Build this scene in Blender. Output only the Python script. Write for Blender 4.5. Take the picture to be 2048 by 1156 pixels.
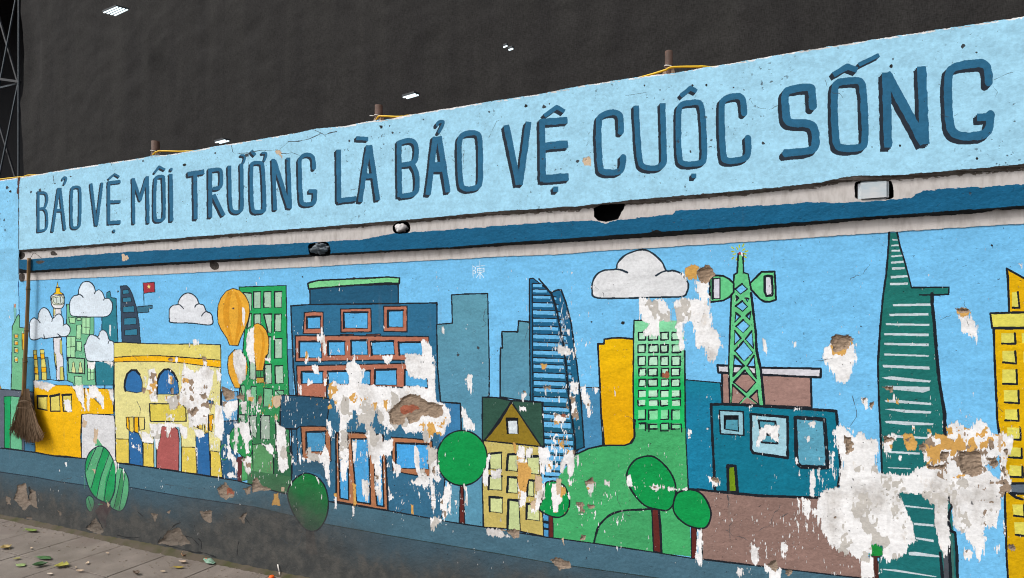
import bpy, bmesh, math, random
import numpy as np
from mathutils import Vector
for _o in list(bpy.data.objects): bpy.data.objects.remove(_o, do_unlink=True)
SC = bpy.context.scene; COL = SC.collection
random.seed(7)
# ------------------------------------------------------------------ camera
F = 1253.0; HY = 655.0; CH = 1.5            # focal length (photo pixels), horizon row, eye height
_v = math.hypot(2824.0, F); CC, SS = F/_v, 2824.0/_v
CAMD = F*CH/(1033-HY)*SS + (-1024/F*(F*CH/(1033-HY)))*CC     # camera distance from the wall
cam = bpy.data.cameras.new('camera'); cam.sensor_width = 36; cam.lens = F/2048*36
cam.shift_y = (HY-578)/2048; cam.clip_end = 400; cam.clip_start = 0.05
co = bpy.data.objects.new('camera', cam); COL.objects.link(co)
co.location = (0, -CAMD, CH)
co.rotation_euler = (math.pi/2, 0, math.atan2(CC, SS))
SC.camera = co
# ------------------------------------------------------------------ sky, sun, exposure
w = bpy.data.worlds.new('World'); SC.world = w; w.use_nodes = True
nt = w.node_tree; bg = nt.nodes['Background']
sky = nt.nodes.new('ShaderNodeTexSky'); sky.sky_type = 'NISHITA'; sky.sun_disc = False
SUN_EL, SUN_AZ = math.radians(50), math.radians(222)
sky.sun_elevation = SUN_EL; sky.sun_rotation = SUN_AZ
sky.air_density = 1.0; sky.dust_density = 6.0; sky.ozone_density = 0.6
hs = nt.nodes.new('ShaderNodeHueSaturation'); hs.inputs['Saturation'].default_value = 0.25
nt.links.new(sky.outputs[0], hs.inputs['Color']); nt.links.new(hs.outputs[0], bg.inputs['Color'])
bg.inputs['Strength'].default_value = 0.13
sl = bpy.data.lights.new('sun', 'SUN'); sl.energy = 1.5; sl.angle = math.radians(14); sl.color = (1, .97, .93)
so = bpy.data.objects.new('sun', sl); COL.objects.link(so)
sd = Vector((math.sin(SUN_AZ)*math.cos(SUN_EL), math.cos(SUN_AZ)*math.cos(SUN_EL), math.sin(SUN_EL)))
so.rotation_euler = sd.to_track_quat('Z', 'Y').to_euler(); so.location = sd*20
SC.view_settings.view_transform = 'Standard'; SC.view_settings.look = 'None'
SC.view_settings.exposure = 0.34; SC.view_settings.gamma = 1
SC.cycles.filter_width = 1.05
# ------------------------------------------------------------------ projection helpers
def P(px, py, off=0.0):
    """photo pixel -> point on a plane parallel to the wall, off metres in front of it"""
    px = np.asarray(px, float); py = np.asarray(py, float)
    r = (px-1024)/F
    t = (CAMD-off)/(SS+r*CC)
    return np.stack([(r*SS-CC)*t, np.zeros_like(t)-off, CH+(HY-py)/F*t], -1)
def G(px, py, h=0.0):
    t = F*(CH-h)/(py-HY); r = (px-1024)/F
    return np.array([(r*SS-CC)*t, (r*CC+SS)*t-CAMD, h])
def lin(h):
    h = h.lstrip('#'); c = [int(h[i:i+2], 16)/255 for i in (0, 2, 4)]
    return tuple(x/12.92 if x <= .04045 else ((x+.055)/1.055)**2.4 for x in c)
# ------------------------------------------------------------------ materials
def sat(h, k=1.0):
    c = lin(h); y = .2*c[0]+.7*c[1]+.1*c[2]
    return tuple(max(.002, y+(x-y)*k) for x in c)
def wall_group():
    g = bpy.data.node_groups.new('wall_surface', 'ShaderNodeTree')
    I = g.interface
    I.new_socket('Color', in_out='INPUT', socket_type='NodeSocketColor')
    s = I.new_socket('Relief', in_out='INPUT', socket_type='NodeSocketFloat'); s.default_value = 1
    s = I.new_socket('Grime', in_out='INPUT', socket_type='NodeSocketFloat'); s.default_value = 1
    I.new_socket('Color', in_out='OUTPUT', socket_type='NodeSocketColor')
    I.new_socket('Normal', in_out='OUTPUT', socket_type='NodeSocketVector')
    N = g.nodes; L = g.links
    gi = N.new('NodeGroupInput'); go = N.new('NodeGroupOutput')
    pos = N.new('ShaderNodeNewGeometry').outputs['Position']
    def mp(sx, sy, sz):
        m = N.new('ShaderNodeMapping'); m.inputs['Scale'].default_value = (sx, sy, sz); L.new(pos, m.inputs['Vector']); return m.outputs[0]
    def noise(vec, sc, det=3, rough=.55, dist=0):
        n = N.new('ShaderNodeTexNoise'); n.inputs['Scale'].default_value = sc; n.inputs['Detail'].default_value = det
        n.inputs['Roughness'].default_value = rough; n.inputs['Distortion'].default_value = dist
        L.new(vec, n.inputs['Vector']); return n.outputs['Fac']
    def rng(v, a, b, c, d):
        r = N.new('ShaderNodeMapRange'); r.interpolation_type = 'SMOOTHSTEP'
        for k, x in zip(('From Min', 'From Max', 'To Min', 'To Max'), (a, b, c, d)): r.inputs[k].default_value = x
        L.new(v, r.inputs['Value']); return r.outputs[0]
    def math_(op, a, b):
        m = N.new('ShaderNodeMath'); m.operation = op
        for i, x in enumerate((a, b)):
            if isinstance(x, (int, float)): m.inputs[i].default_value = x
            else: L.new(x, m.inputs[i])
        return m.outputs[0]
    def mix(fac, a, b):
        m = N.new('ShaderNodeMix'); m.data_type = 'RGBA'; L.new(fac, m.inputs[0]) if not isinstance(fac, float) else None
        for i, x in ((6, a), (7, b)):
            if isinstance(x, tuple): m.inputs[i].default_value = x+(1,)
            else: L.new(x, m.inputs[i])
        return m.outputs[2]
    one = mp(1, 1, 1)
    # brushed, uneven paint
    br = noise(mp(1.6, 1, 3.2), 5, 5, .62, .4)
    fine = noise(one, 70, 3, .6)
    v = math_('ADD', rng(br, .3, .72, .89, 1.06), rng(fine, .25, .75, -.10, .09))
    hv = N.new('ShaderNodeVectorMath'); hv.operation = 'SCALE'; L.new(gi.outputs['Color'], hv.inputs[0]); L.new(v, hv.inputs['Scale'])
    col = hv.outputs[0]
    # pits with dirt in them
    pit = noise(one, 62, 2, .5); patch = noise(one, 3.1, 3, .6)
    pm = math_('MULTIPLY', rng(pit, .66, .73, 0, 1), rng(patch, .48, .62, 0, .75))
    col = mix(pm, col, (.045, .05, .055))
    # faint grey stains running down
    st = noise(mp(7, 1, .7), 3.3, 4, .6)
    col = mix(math_('MULTIPLY', math_('MULTIPLY', rng(st, .60, .80, 0, .32), rng(patch, .40, .6, .2, 1)), gi.outputs['Grime']), col, (.16, .155, .145))
    # street dirt splashed on the foot of the wall
    sx = N.new('ShaderNodeSeparateXYZ'); L.new(pos, sx.inputs[0])
    dn = noise(one, 2.3, 6, .65, .5); dn2 = noise(one, 11, 5, .7)
    hgt = math_('ADD', sx.outputs['Z'], math_('MULTIPLY', math_('SUBTRACT', dn, .5), -.40))
    dm = math_('ADD', rng(hgt, .02, .38, .85, 0), math_('MULTIPLY', rng(hgt, .1, .5, 1, 0), rng(dn2, .40, .7, 0, .22)))
    # heavy soot stain around X -3..-2
    sp = N.new('ShaderNodeVectorMath'); sp.operation = 'SUBTRACT'; L.new(pos, sp.inputs[0]); sp.inputs[1].default_value = (-2.95, 0, .05)
    sc2 = N.new('ShaderNodeVectorMath'); sc2.operation = 'MULTIPLY'; L.new(sp.outputs[0], sc2.inputs[0]); sc2.inputs[1].default_value = (.9, 0, 1.75)
    ln = N.new('ShaderNodeVectorMath'); ln.operation = 'LENGTH'; L.new(sc2.outputs[0], ln.inputs[0])
    sd_ = math_('ADD', ln.outputs['Value'], math_('MULTIPLY', math_('SUBTRACT', dn, .5), .7))
    dm = math_('MAXIMUM', dm, rng(sd_, .3, 1.1, .9, 0))
    dm = math_('MULTIPLY', math_('MINIMUM', math_('MULTIPLY', dm, gi.outputs['Grime']), .95), 1.0)
    dcol = mix(rng(dn2, .35, .7, 0, 1), (.045, .047, .047), (.085, .082, .075))
    col = mix(dm, col, dcol)
    L.new(col, go.inputs['Color'])
    h1 = noise(mp(1, 1, 1.5), 9, 5, .6, .3); h2 = noise(one, 46, 5, .65); h3 = noise(mp(1, 1, 1), 2.4, 3, .5)
    hh = math_('ADD', math_('ADD', math_('MULTIPLY', h1, .0045), math_('MULTIPLY', h2, .0034)), math_('MULTIPLY', h3, .012))
    hh = math_('SUBTRACT', hh, math_('MULTIPLY', pm, .004))
    bp = N.new('ShaderNodeBump'); bp.inputs['Distance'].default_value = 1.0
    L.new(math_('MULTIPLY', hh, gi.outputs['Relief']), bp.inputs['Height']); bp.inputs['Strength'].default_value = .8
    L.new(bp.outputs[0], go.inputs['Normal'])
    return g
WG = wall_group()
MATS = {}
def paint(c, rough=.62, relief=1.0, grime=1.0, grad=None, name=None):
    """wall paint of one colour; grad=(hex2, z0, z1) fades to a second paint colour over the height"""
    k = (c, rough, relief, grime, grad)
    if k in MATS: return MATS[k]
    m = bpy.data.materials.new(name or 'paint_'+c.lstrip('#')); m.use_nodes = True
    n = m.node_tree; b = n.nodes['Principled BSDF']
    gp = n.nodes.new('ShaderNodeGroup'); gp.node_tree = WG
    gp.inputs['Color'].default_value = sat(c)+(1,); gp.inputs['Relief'].default_value = relief; gp.inputs['Grime'].default_value = grime
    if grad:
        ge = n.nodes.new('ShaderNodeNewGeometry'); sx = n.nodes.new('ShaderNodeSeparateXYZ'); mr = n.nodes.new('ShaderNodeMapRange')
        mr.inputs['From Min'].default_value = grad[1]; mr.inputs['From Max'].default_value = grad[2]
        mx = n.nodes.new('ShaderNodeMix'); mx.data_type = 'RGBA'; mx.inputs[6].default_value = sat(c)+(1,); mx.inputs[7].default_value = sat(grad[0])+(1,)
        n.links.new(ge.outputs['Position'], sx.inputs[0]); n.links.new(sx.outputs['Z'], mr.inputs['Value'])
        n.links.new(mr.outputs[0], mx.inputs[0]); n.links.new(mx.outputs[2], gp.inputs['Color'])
    n.links.new(gp.outputs['Color'], b.inputs['Base Color']); n.links.new(gp.outputs['Normal'], b.inputs['Normal'])
    b.inputs['Roughness'].default_value = max(rough, .75)
    b.inputs['Specular IOR Level'].default_value = .10
    MATS[k] = m; return m
def plain(name, c, rough=.7, c2=None, scale=20, bump=0.0, stretch=(1, 1, 1), lo=.35, hi=.7, metal=0, spec=.4):
    m = bpy.data.materials.new(name); m.use_nodes = True
    n = m.node_tree; b = n.nodes['Principled BSDF']; b.inputs['Roughness'].default_value = rough; b.inputs['Metallic'].default_value = metal
    b.inputs['Specular IOR Level'].default_value = spec
    ge = n.nodes.new('ShaderNodeNewGeometry'); mp = n.nodes.new('ShaderNodeMapping'); mp.inputs['Scale'].default_value = stretch
    no = n.nodes.new('ShaderNodeTexNoise'); no.inputs['Scale'].default_value = scale; no.inputs['Detail'].default_value = 6; no.inputs['Roughness'].default_value = .62
    mr = n.nodes.new('ShaderNodeMapRange'); mr.inputs['From Min'].default_value = lo; mr.inputs['From Max'].default_value = hi
    mx = n.nodes.new('ShaderNodeMix'); mx.data_type = 'RGBA'
    c = lin(c) if isinstance(c, str) else c; c2 = lin(c2) if isinstance(c2, str) else (c2 or tuple(x*.8 for x in c))
    mx.inputs[6].default_value = c+(1,); mx.inputs[7].default_value = c2+(1,)
    n.links.new(ge.outputs['Position'], mp.inputs[0]); n.links.new(mp.outputs[0], no.inputs['Vector']); n.links.new(no.outputs['Fac'], mr.inputs['Value'])
    n.links.new(mr.outputs[0], mx.inputs[0]); n.links.new(mx.outputs[2], b.inputs['Base Color'])
    if bump:
        bp = n.nodes.new('ShaderNodeBump'); bp.inputs['Distance'].default_value = bump; bp.inputs['Strength'].default_value = 1
        n.links.new(no.outputs['Fac'], bp.inputs['Height']); n.links.new(bp.outputs[0], b.inputs['Normal'])
    return m
# ------------------------------------------------------------------ scene objects
def tag(o, label=None, cat=None, group=None, kind=None):
    for k, v in (('label', label), ('category', cat), ('group', group), ('kind', kind)):
        if v: o[k] = v
    return o
def empty(name, loc, label=None, cat=None, group=None):
    o = bpy.data.objects.new(name, None); COL.objects.link(o); o.location = loc; o.empty_display_size = .05
    return tag(o, label, cat, group)
def link(name, me, parent=None, mats=()):
    for m in mats: me.materials.append(m)
    o = bpy.data.objects.new(name, me); COL.objects.link(o)
    if parent is not None:
        o.parent = parent
        if parent.type == 'EMPTY': o.matrix_parent_inverse = parent.matrix_basis.inverted()
        elif parent.parent is not None: o.matrix_parent_inverse = parent.parent.matrix_basis.inverted() if parent.parent.type == 'EMPTY' else o.matrix_parent_inverse
    return o
def pyd(name, verts, faces, parent=None, mats=(), smooth=False):
    me = bpy.data.meshes.new(name); me.from_pydata([tuple(map(float, v)) for v in verts], [], faces)
    if smooth: me.shade_smooth()
    return link(name, me, parent, mats)
def tube_geo(path, r, seg=8, cap=True):
    """verts, faces of a tube along a path; r a number or one per point"""
    V, Fc = [], []; n = len(path); pts = [Vector(p) for p in path]
    for i, p in enumerate(pts):
        t = (pts[min(i+1, n-1)]-pts[max(i-1, 0)]).normalized()
        a = t.cross(Vector((0, 0, 1)) if abs(t.z) < .9 else Vector((1, 0, 0))).normalized(); b = t.cross(a)
        rr = r[i] if hasattr(r, '__len__') else r
        for k in range(seg):
            an = 2*math.pi*k/seg; V.append(p+(a*math.cos(an)+b*math.sin(an))*rr)
    for i in range(n-1):
        for k in range(seg):
            q = i*seg; Fc.append((q+k, q+(k+1) % seg, q+seg+(k+1) % seg, q+seg+k))
    if cap: Fc.append(tuple(range(seg))[::-1]); Fc.append(tuple(range((n-1)*seg, n*seg)))
    return V, Fc
def join_geo(parts):
    V, Fc = [], []
    for v, f in parts:
        o = len(V); V += list(v); Fc += [tuple(i+o for i in q) for q in f]
    return V, Fc
def box_geo(x0, x1, y0, y1, z0, z1):
    V = [(x, y, z) for x in (x0, x1) for y in (y0, y1) for z in (z0, z1)]
    return V, [(0, 1, 3, 2), (4, 6, 7, 5), (0, 4, 5, 1), (2, 3, 7, 6), (0, 2, 6, 4), (1, 5, 7, 3)]
# ------------------------------------------------------------------ the painted wall: a fine grid of paint cells
S = 1.5; X0, X1, Y0, Y1 = -150, 2210, 5, 1480
GW, GH = int((X1-X0)*S), int((Y1-Y0)*S)
RNG = np.random.default_rng(3)
def noise2(sx, sy, seed):
    r = np.random.default_rng(seed); gh, gw = int(GH/(sy*S))+3, int(GW/(sx*S))+3
    g = r.random((gh, gw), dtype=np.float32)*2-1
    y = np.arange(GH, dtype=np.float32)/(sy*S); iy = y.astype(int); f = (y-iy)[:, None]; f = f*f*(3-2*f)
    a = g[iy]*(1-f)+g[iy+1]*f
    x = np.arange(GW, dtype=np.float32)/(sx*S); ix = x.astype(int); f = (x-ix)[None]; f = f*f*(3-2*f)
    return a[:, ix]*(1-f)+a[:, ix+1]*f
LAB = np.zeros((GH, GW), np.int16)
OBJS = []      # (name, parent index or None, label)
KEYS = {}      # (object, material, off) -> label id
LIST = [None]
def ob(name, parent=None, label=None):
    OBJS.append([name, parent, label]); return len(OBJS)-1
def key(o, mat, off='wall', split=0):
    k = (o, mat, off)
    if k not in KEYS: KEYS[k] = len(LIST); LIST.append((o, mat, off, split))
    return KEYS[k]
CR = dict(a=(0,540,.14706), b=(0,690,.14706), c=(0,850,.26474), d=(200,540,.14706), e=(200,680,.14706), f=(220,810,.14706),
 g=(420,540,.14706), h=(420,690,.14706), i=(420,840,.14706), j=(560,540,.1661), k=(560,720,.1661), l=(560,880,.1661),
 m=(850,540,.1661), n=(850,720,.1661), o=(850,890,.1661), p=(1150,480,.1661), q=(1150,660,.1661), r=(1100,840,.17578),
 s=(1100,953,.17578), t=(1380,470,.1661), u=(1380,650,.1661), v=(1360,800,.17578), w=(1360,953,.17578), x=(1688,450,.17578),
 y=(1688,640,.17578), z=(1688,800,.17578), A=(1688,953,.17578), C=(500,960,.25), D=(560,230,.1661), E=(0,310,.1661),
 F=(300,290,.1661), G=(620,230,.17578), H=(960,200,.17578), I=(1180,160,.17578), J=(1530,100,.19894), K=(1740,80,.19036),
 O=(1000,370,.25), R=(0,840,.14706), X=(0,0,1.0))
def pts(T, s):
    """'x,y x,y' in the survey sheet T; a token such as 'k:' switches sheet"""
    if not isinstance(s, str): return [tuple(q) for q in s]
    out = []; x0, y0, sc = CR[T]
    for tk in s.split():
        if tk[-1] == ':': x0, y0, sc = CR[tk[0]]; continue
        x, y = tk.split(','); out.append((x0+float(x)*sc, y0+float(y)*sc))
    return out
def smooth(p, closed=True, n=5):
    p = np.array(p, float); m = len(p); out = []
    for i in range(m if closed else m-1):
        if closed: a, b, c, d = p[i-1], p[i], p[(i+1) % m], p[(i+2) % m]
        else: a, b, c, d = p[max(i-1, 0)], p[i], p[i+1], p[min(i+2, m-1)]
        for t in np.arange(n)/n:
            out.append(.5*((2*b)+(c-a)*t+(2*a-5*b+4*c-d)*t*t+(3*b-a-3*c+d)*t**3))
    if not closed: out.append(p[-1])
    return [tuple(q) for q in out]
def mask_poly(p):
    """even-odd mask of a polygon -> (row0, col0, bool array)"""
    q = (np.array(p, float)-(X0, Y0))*S
    c0, r0 = np.floor(q.min(0)).astype(int); c1, r1 = np.ceil(q.max(0)).astype(int)+1
    c0, r0 = max(c0, 0), max(r0, 0); c1, r1 = min(c1, GW), min(r1, GH)
    if c1 <= c0 or r1 <= r0: return 0, 0, np.zeros((0, 0), bool)
    Y = np.arange(r0, r1)+.5; m = np.zeros((r1-r0, c1-c0+1), np.int32)
    for (xa, ya), (xb, yb) in zip(q, np.roll(q, -1, 0)):
        if ya == yb: continue
        sel = np.nonzero((Y >= min(ya, yb)) & (Y < max(ya, yb)))[0]
        if len(sel) == 0: continue
        xs = xa+(Y[sel]-ya)*(xb-xa)/(yb-ya)
        ci = np.clip(np.ceil(xs-.5).astype(int)-c0, 0, c1-c0)
        np.add.at(m, (sel, ci), 1)
    return r0, c0, (np.cumsum(m, 1)[:, :-1] % 2).astype(bool)
def put(r0, c0, m, lab):
    v = LAB[r0:r0+m.shape[0], c0:c0+m.shape[1]]; v[m] = lab
def fill(T, o, mat, s, sm=False, holes=(), off='wall'):
    p = pts(T, s)
    if sm: p = smooth(p)
    r0, c0, m = mask_poly(p); m = m.copy()
    for h in holes:
        a, b, hm = mask_poly(pts(T, h))
        if hm.size:
            ra, rb = max(a, r0), min(a+hm.shape[0], r0+m.shape[0]); ca, cb = max(b, c0), min(b+hm.shape[1], c0+m.shape[1])
            if rb > ra and cb > ca: m[ra-r0:rb-r0, ca-c0:cb-c0] &= ~hm[ra-a:rb-a, ca-b:cb-b]
    put(r0, c0, m, key(o, mat, off)); return p
WOB = noise2(9, 9, 11)
def line(T, o, s, wd, mat=None, sm=False, closed=False, off='wall', butt=False, px=False, wob=.22, shift=(0, 0)):
    if mat is None or mat is INK or mat is INKB: wd = wd*1.2
    p = pts(T, s)
    if sm: p = smooth(p, closed)
    if closed: p = p+[p[0]]
    wpx = wd if (px or not isinstance(T, str)) else wd*CR[T][2]
    lab = key(o, mat or INK, off); q = (np.array(p, float)+np.array(shift)-(X0, Y0))*S; hw = wpx*S/2
    n = len(q)-1
    for i in range(n):
        a, b = q[i], q[i+1]; d = b-a; l = float(np.hypot(*d))
        if l < 1e-6: continue
        pad = hw*1.3+2
        c0, r0 = np.floor(np.minimum(a, b)-pad).astype(int); c1, r1 = np.ceil(np.maximum(a, b)+pad).astype(int)
        c0, r0 = max(c0, 0), max(r0, 0); c1, r1 = min(c1, GW), min(r1, GH)
        if c1 <= c0 or r1 <= r0: continue
        yy, xx = np.mgrid[r0:r1, c0:c1]; ux, uy = xx+.5-a[0], yy+.5-a[1]
        t = (ux*d[0]+uy*d[1])/l; tc = np.clip(t, 0, l); dd = np.hypot(ux-tc*d[0]/l, uy-tc*d[1]/l)
        m = dd < hw*(1+wob*WOB[r0:r1, c0:c1])
        if butt and not closed:
            if i == 0: m &= t > -1
            if i == n-1: m &= t < l+1
        put(r0, c0, m, lab)
INK = paint('#1b2129', .5, name='paint_ink'); INKB = paint('#22323f', .5, name='paint_ink_blue')
def shape(T, o, c, s, lw=0, sm=False, ink=None, holes=(), closed=True):
    p = fill(T, o, paint(c) if isinstance(c, str) else c, s, sm, holes)
    if lw: line('X', o, p, lw, ink, closed=closed, px=True)
    return p
def rect(x0, y0, x1, y1): return '%g,%g %g,%g %g,%g %g,%g' % (x0, y0, x1, y0, x1, y1, x0, y1)
def win(T, par, c, s, tl=2.6, br=1.3, name='painted_window', ink=None):
    """a painted window: pane, thick dark line at the top and left, thin at the right and bottom"""
    o = ob(name, par); p = fill(T, o, paint(c), s)
    line('X', o, [p[1], p[2], p[3], p[0]], br, ink, px=True)
    if tl: line('X', o, [p[3], p[0], p[1]], tl, ink, px=True)
    return o
WALL = None
# --- border lines of the wall's bands, in photo pixels
TOP = np.array([(-150,381),(0,361),(37,355),(75,349),(140,337.5),(210,327),(275,317.5),(305,311.5),(335,310),(375,303),(440,291),(512,280),(560,271.5),(600,265),(630,258),(690,252),(716,247),(751,240),(770,240),(817,230),(900,216),(960,206),(1080,188),(1161,172),(1230,161),(1310,149.6),(1352,146),(1406,135.7),(1479,124),(1530,114.4),(1615,100),(1740,80),(2048,33),(2210,8)])
LA = np.array([(-150,516),(39,500),(250,484),(512,464),(795,441),(1012,421),(1150,413),(1250,401),(1512,378.5),(1640,365),(1690,354),(1714,351),(1780,351),(1834,347),(2048,328),(2210,314)])
LB = np.array([(-150,538),(37,520),(95,516),(250,504),(512,490),(610,486),(725,479),(787,467),(1012,451),(1030,449.5),(1130,443),(1187,441),(1210,446),(1236,440),(1345,428),(1352,422),(1512,412),(1625,404),(1660,406),(1714,404),(1789,399),(1820,396),(1845,382),(1861,380),(2048,368),(2210,356)])
LC = np.array([(-150,552),(37,537),(62,541),(250,530),(512,515),(675,505.5),(900,494),(1012,485),(1300,465),(1312,459),(1325,463),(1512,451),(1770,431),(2048,411),(2210,399)])
LD = np.array([(-150,558),(62,546),(250,535),(512,520),(700,509),(1012,491.5),(1300,475),(1512,459.5),(1768,437),(1950,427),(1990,420),(2048,418),(2210,407)])
LE = np.array([(-150,571),(37,562),(250,552),(512,539),(760,526),(1012,512.5),(1110,509),(1200,502),(1512,482.5),(1780,464),(2048,447),(2210,437)])
def at(L, x): return np.interp(x, L[:, 0], L[:, 1])
BANDF, RECB, LEDF = .022, .004, .030
def off_under_band(px, py):
    a = at(LA, px); t = np.clip((py-a)/np.maximum(6*(px+1800)/2800, 1), 0, 1); return BANDF+(RECB-BANDF)*t
def off_under_ledge(px, py):
    a, b = at(LC, px), at(LD, px); t = np.clip((py-a)/np.maximum(b-a, 1), 0, 1); return LEDF+(RECB-LEDF)*t
def off_pier(px, py): return .0008+(BANDF-.0008)*np.clip((562-py)/60, 0, 1)+0*px
OFFS = {'wall': .0008, 'band': BANDF+.0008, 'plaster': 0.0, 'bandplaster': BANDF, 'pier': off_pier, 'rec': RECB, 'ledge': LEDF, 'uband': off_under_band, 'uledge': off_under_ledge, 'hole': -.12}
# --- coordinates of every cell
CX = (np.arange(GW)+.5)/S+X0; CY = (np.arange(GH)+.5)/S+Y0
KX = ((CX+1800)/2800)[None, :].astype(np.float32)      # how large things show along the wall
E1 = noise2(7, 24, 21); E2 = noise2(3.2, 9, 22); E3 = noise2(2, 3, 23); E4 = noise2(40, 60, 24)
E5 = noise2(1.6, 26, 25); E6 = noise2(3, 46, 26)
EDGE = (E1*3.2+E2*2.6+E3*2.2+E5*3.8+E6*2.6)*KX
RAG = noise2(14, 3, 31)*.7+noise2(4, 2, 32)*.5
cy = CY[:, None]
def below(L, amp=1.0): return cy > (at(L, CX)[None, :]+RAG*amp*KX)
# ================================================================== the wall's bands
o_band = ob('slogan_band'); o_panel = ob('mural_panel'); o_pl = ob('bare_plaster'); o_rec = ob('recess_strip'); o_led = ob('ledge')
o_dado = ob('painted_road'); o_foot = ob('painted_foot_band')
BAND = paint('#9dd0e9', .6, .55, 1.0, None, 'paint_pale_blue'); SKYP = paint('#72bcea', .6, .75, 1.0, None, 'paint_sky_blue')
PIER = paint('#86c9ef', .6, .8, .6, None, 'paint_pier_blue')
STRIP = plain('grimy_limewash', '#c4bfbc', .9, '#a19a95', 16, .002, (2.0, 1, .7), .46, .78)
LEDB = paint('#155b80', .5, 1.4, .3, None, 'paint_ledge_blue'); DARKU = plain('shaded_grimy_underside', '#23282c', .9, '#3a3a38', 22, .004)  # ledge underside: grime, with the shade there put into the dark colour
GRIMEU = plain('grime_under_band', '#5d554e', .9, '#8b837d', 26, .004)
INB = (CX[None, :] > 38.5+E2*1.0)
onwall = below(TOP, .8)
yground = HY+F*CH*(SS+((CX-1024)/F)*CC)/CAMD
onwall &= cy < yground[None, :]+1
LAB[onwall] = key(o_panel, SKYP)
a_, b_, c_, d_, e_ = (below(L, A) for L, A in ((LA, 1.1), (LB, 1.6), (LC, .9), (LD, 1.2), (LE, .8)))
seamy = cy < 562
LAB[onwall & ~a_ & INB] = key(o_band, BAND, 'band')
LAB[onwall & ~INB & seamy] = key(o_band, PIER, 'pier')
LAB[onwall & ~INB & ~seamy] = key(o_panel, PIER)
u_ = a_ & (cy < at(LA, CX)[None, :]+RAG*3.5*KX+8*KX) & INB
LAB[onwall & a_ & ~b_ & INB] = key(o_rec, STRIP, 'rec')
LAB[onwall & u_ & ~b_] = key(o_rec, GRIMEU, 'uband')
LAB[onwall & b_ & ~c_ & INB] = key(o_led, LEDB, 'ledge')
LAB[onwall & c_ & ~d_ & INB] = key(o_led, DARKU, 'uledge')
LAB[onwall & d_ & ~e_ & INB] = key(o_rec, STRIP, 'rec')
# ================================================================== the mural, left to right, back to front
SK = '#5fb0e4'; VIOL = '#5b6472'
# -- far left
o = ob('painted_building', None, 'green painted building with a thin aerial at the far left end')
shape('a', o, '#6fb48a', '165,770 190,720 225,640 250,605 266,620 268,780 345,790 b: 330,180 310,620 150,600 160,300', 1.3)
shape('a', o, '#8ad2cc', '190,465 215,465 218,650 193,712', .9); shape('a', o, '#c99a86', '192,462 212,462 212,510 194,510')
for s in ('a: 192,872 246,872 246,930 194,925', 'a: 194,965 246,965 246,1020 196,1018', 'a: 194,1052 246,1060 246,1132 194,1120', 'b: 194,38 246,38 246,110 194,100', 'b: 196,160 244,165 240,240 200,232'):
    q = pts('a', s); k = ob('painted_window', o); shape('X', k, '#bfe0b8', q, 1); c = np.mean(q, 0); shape('X', k, '#e2a32a', [(c[0]-2, c[1]-2), (c[0]+3, c[1]-2), (c[0]+3, c[1]+3), (c[0]-2, c[1]+3)])
k = ob('painted_window', o); shape('a', k, '#eab51d', '300,860 336,862 338,1090 302,1082', 1.2)
o = ob('painted_building', None, 'slate blue painted building behind two yellow chimneys')
shape('b', o, '#3f7f9f', '310,180 400,165 650,165 690,480 460,480 460,640 305,630', 1)
o = ob('painted_tower', None, 'white painted tower with a yellow cap and round glass head')
shape('a', o, '#dcdde2', '725,515 830,515 835,640 725,650', 1.2); shape('a', o, '#ddd98f', '726,530 752,530 745,615 726,620', .8)
shape('a', o, '#dcdde2', '725,925 835,915 b: 845,100 862,200 862,300 878,480 770,480 765,360 740,200 730,0', 1.2)
for s in ('a: 815,950 840,945 845,1150 b: 840,140 815,100', '735,95 758,130 776,355 752,250', '815,300 858,292 870,478 815,478'): shape('b', o, '#d3cd6e', s, .9)
shape('a', o, '#e2e2e4', '690,380 705,345 760,325 830,328 870,350 876,400 868,480 830,522 745,520 705,480', 1.5, True)
shape('a', o, '#d3dcc2', '705,380 740,355 855,355 862,460 745,472 712,440', 1.1, True); shape('a', o, '#c9d6d0', '720,385 750,375 848,370 850,450 760,452 735,440', .9, True)
line('a', o, '768,378 768,450', 1, px=True); line('a', o, '820,372 822,448', 1, px=True)
shape('a', o, '#eebf17', '760,240 815,240 818,300 868,330 845,332 720,328 758,302', 1.2); shape('a', o, '#e3c45a', '782,160 796,238 768,238', .6)
o = ob('painted_building', None, 'light green painted building behind the white clouds with small paned windows')
shape('a', o, '#6db58d', '905,465 945,465 1100,460 1278,640 1278,860 1200,1156 b: 1190,215 1290,228 1300,545 1000,548 990,520 915,480 905,0', 1.2)
LG = '#a4dba9'
for s in ('935,640 1028,650 1020,732 950,720', '1045,645 1102,648 1100,688 1045,686', '1042,750 1106,746 1098,940 1040,934', '1040,970 1112,975 1106,1106 1044,1096'): shape('a', ob('painted_window', o), LG, s, 1.1)
for s, m in (('1115,650 1226,645 1220,875 1116,868', ('1170,650 1168,870', '1116,775 1222,780')), ('905,905 1025,905 1020,1280 910,1275', ('965,920 962,1275', '912,1050 1022,1040'))):
    k = ob('painted_window', o); shape('a', k, LG, s, 1.2)
    for q in m: line('a', k, q, 1, px=True)
k = ob('painted_window', o); shape('b', k, LG, '1190,230 1280,250 1278,470 1192,480', 1.1); line('b', k, '1232,260 1232,470', .9, px=True); line('b', k, '1192,370 1278,368', .9, px=True)
k = ob('painted_window', o); shape('b', k, '#9fd3a8', '1012,422 1115,430 1118,560 1020,560', 1.1)
k = ob('painted_window', o, 'pale green painted panel with two small figures'); shape('b', k, '#8fc69b', '922,168 1152,186 1148,392 936,374', 2)
for dx in (0, 95): shape('b', k, '#cfd79c', [(x0*.14706+dx*.14706, 690+y0*.14706) for x0, y0 in ((978,375),(975,330),(985,290),(982,250),(998,228),(1012,245),(1012,290),(1028,330),(1030,378))], .8)
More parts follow.
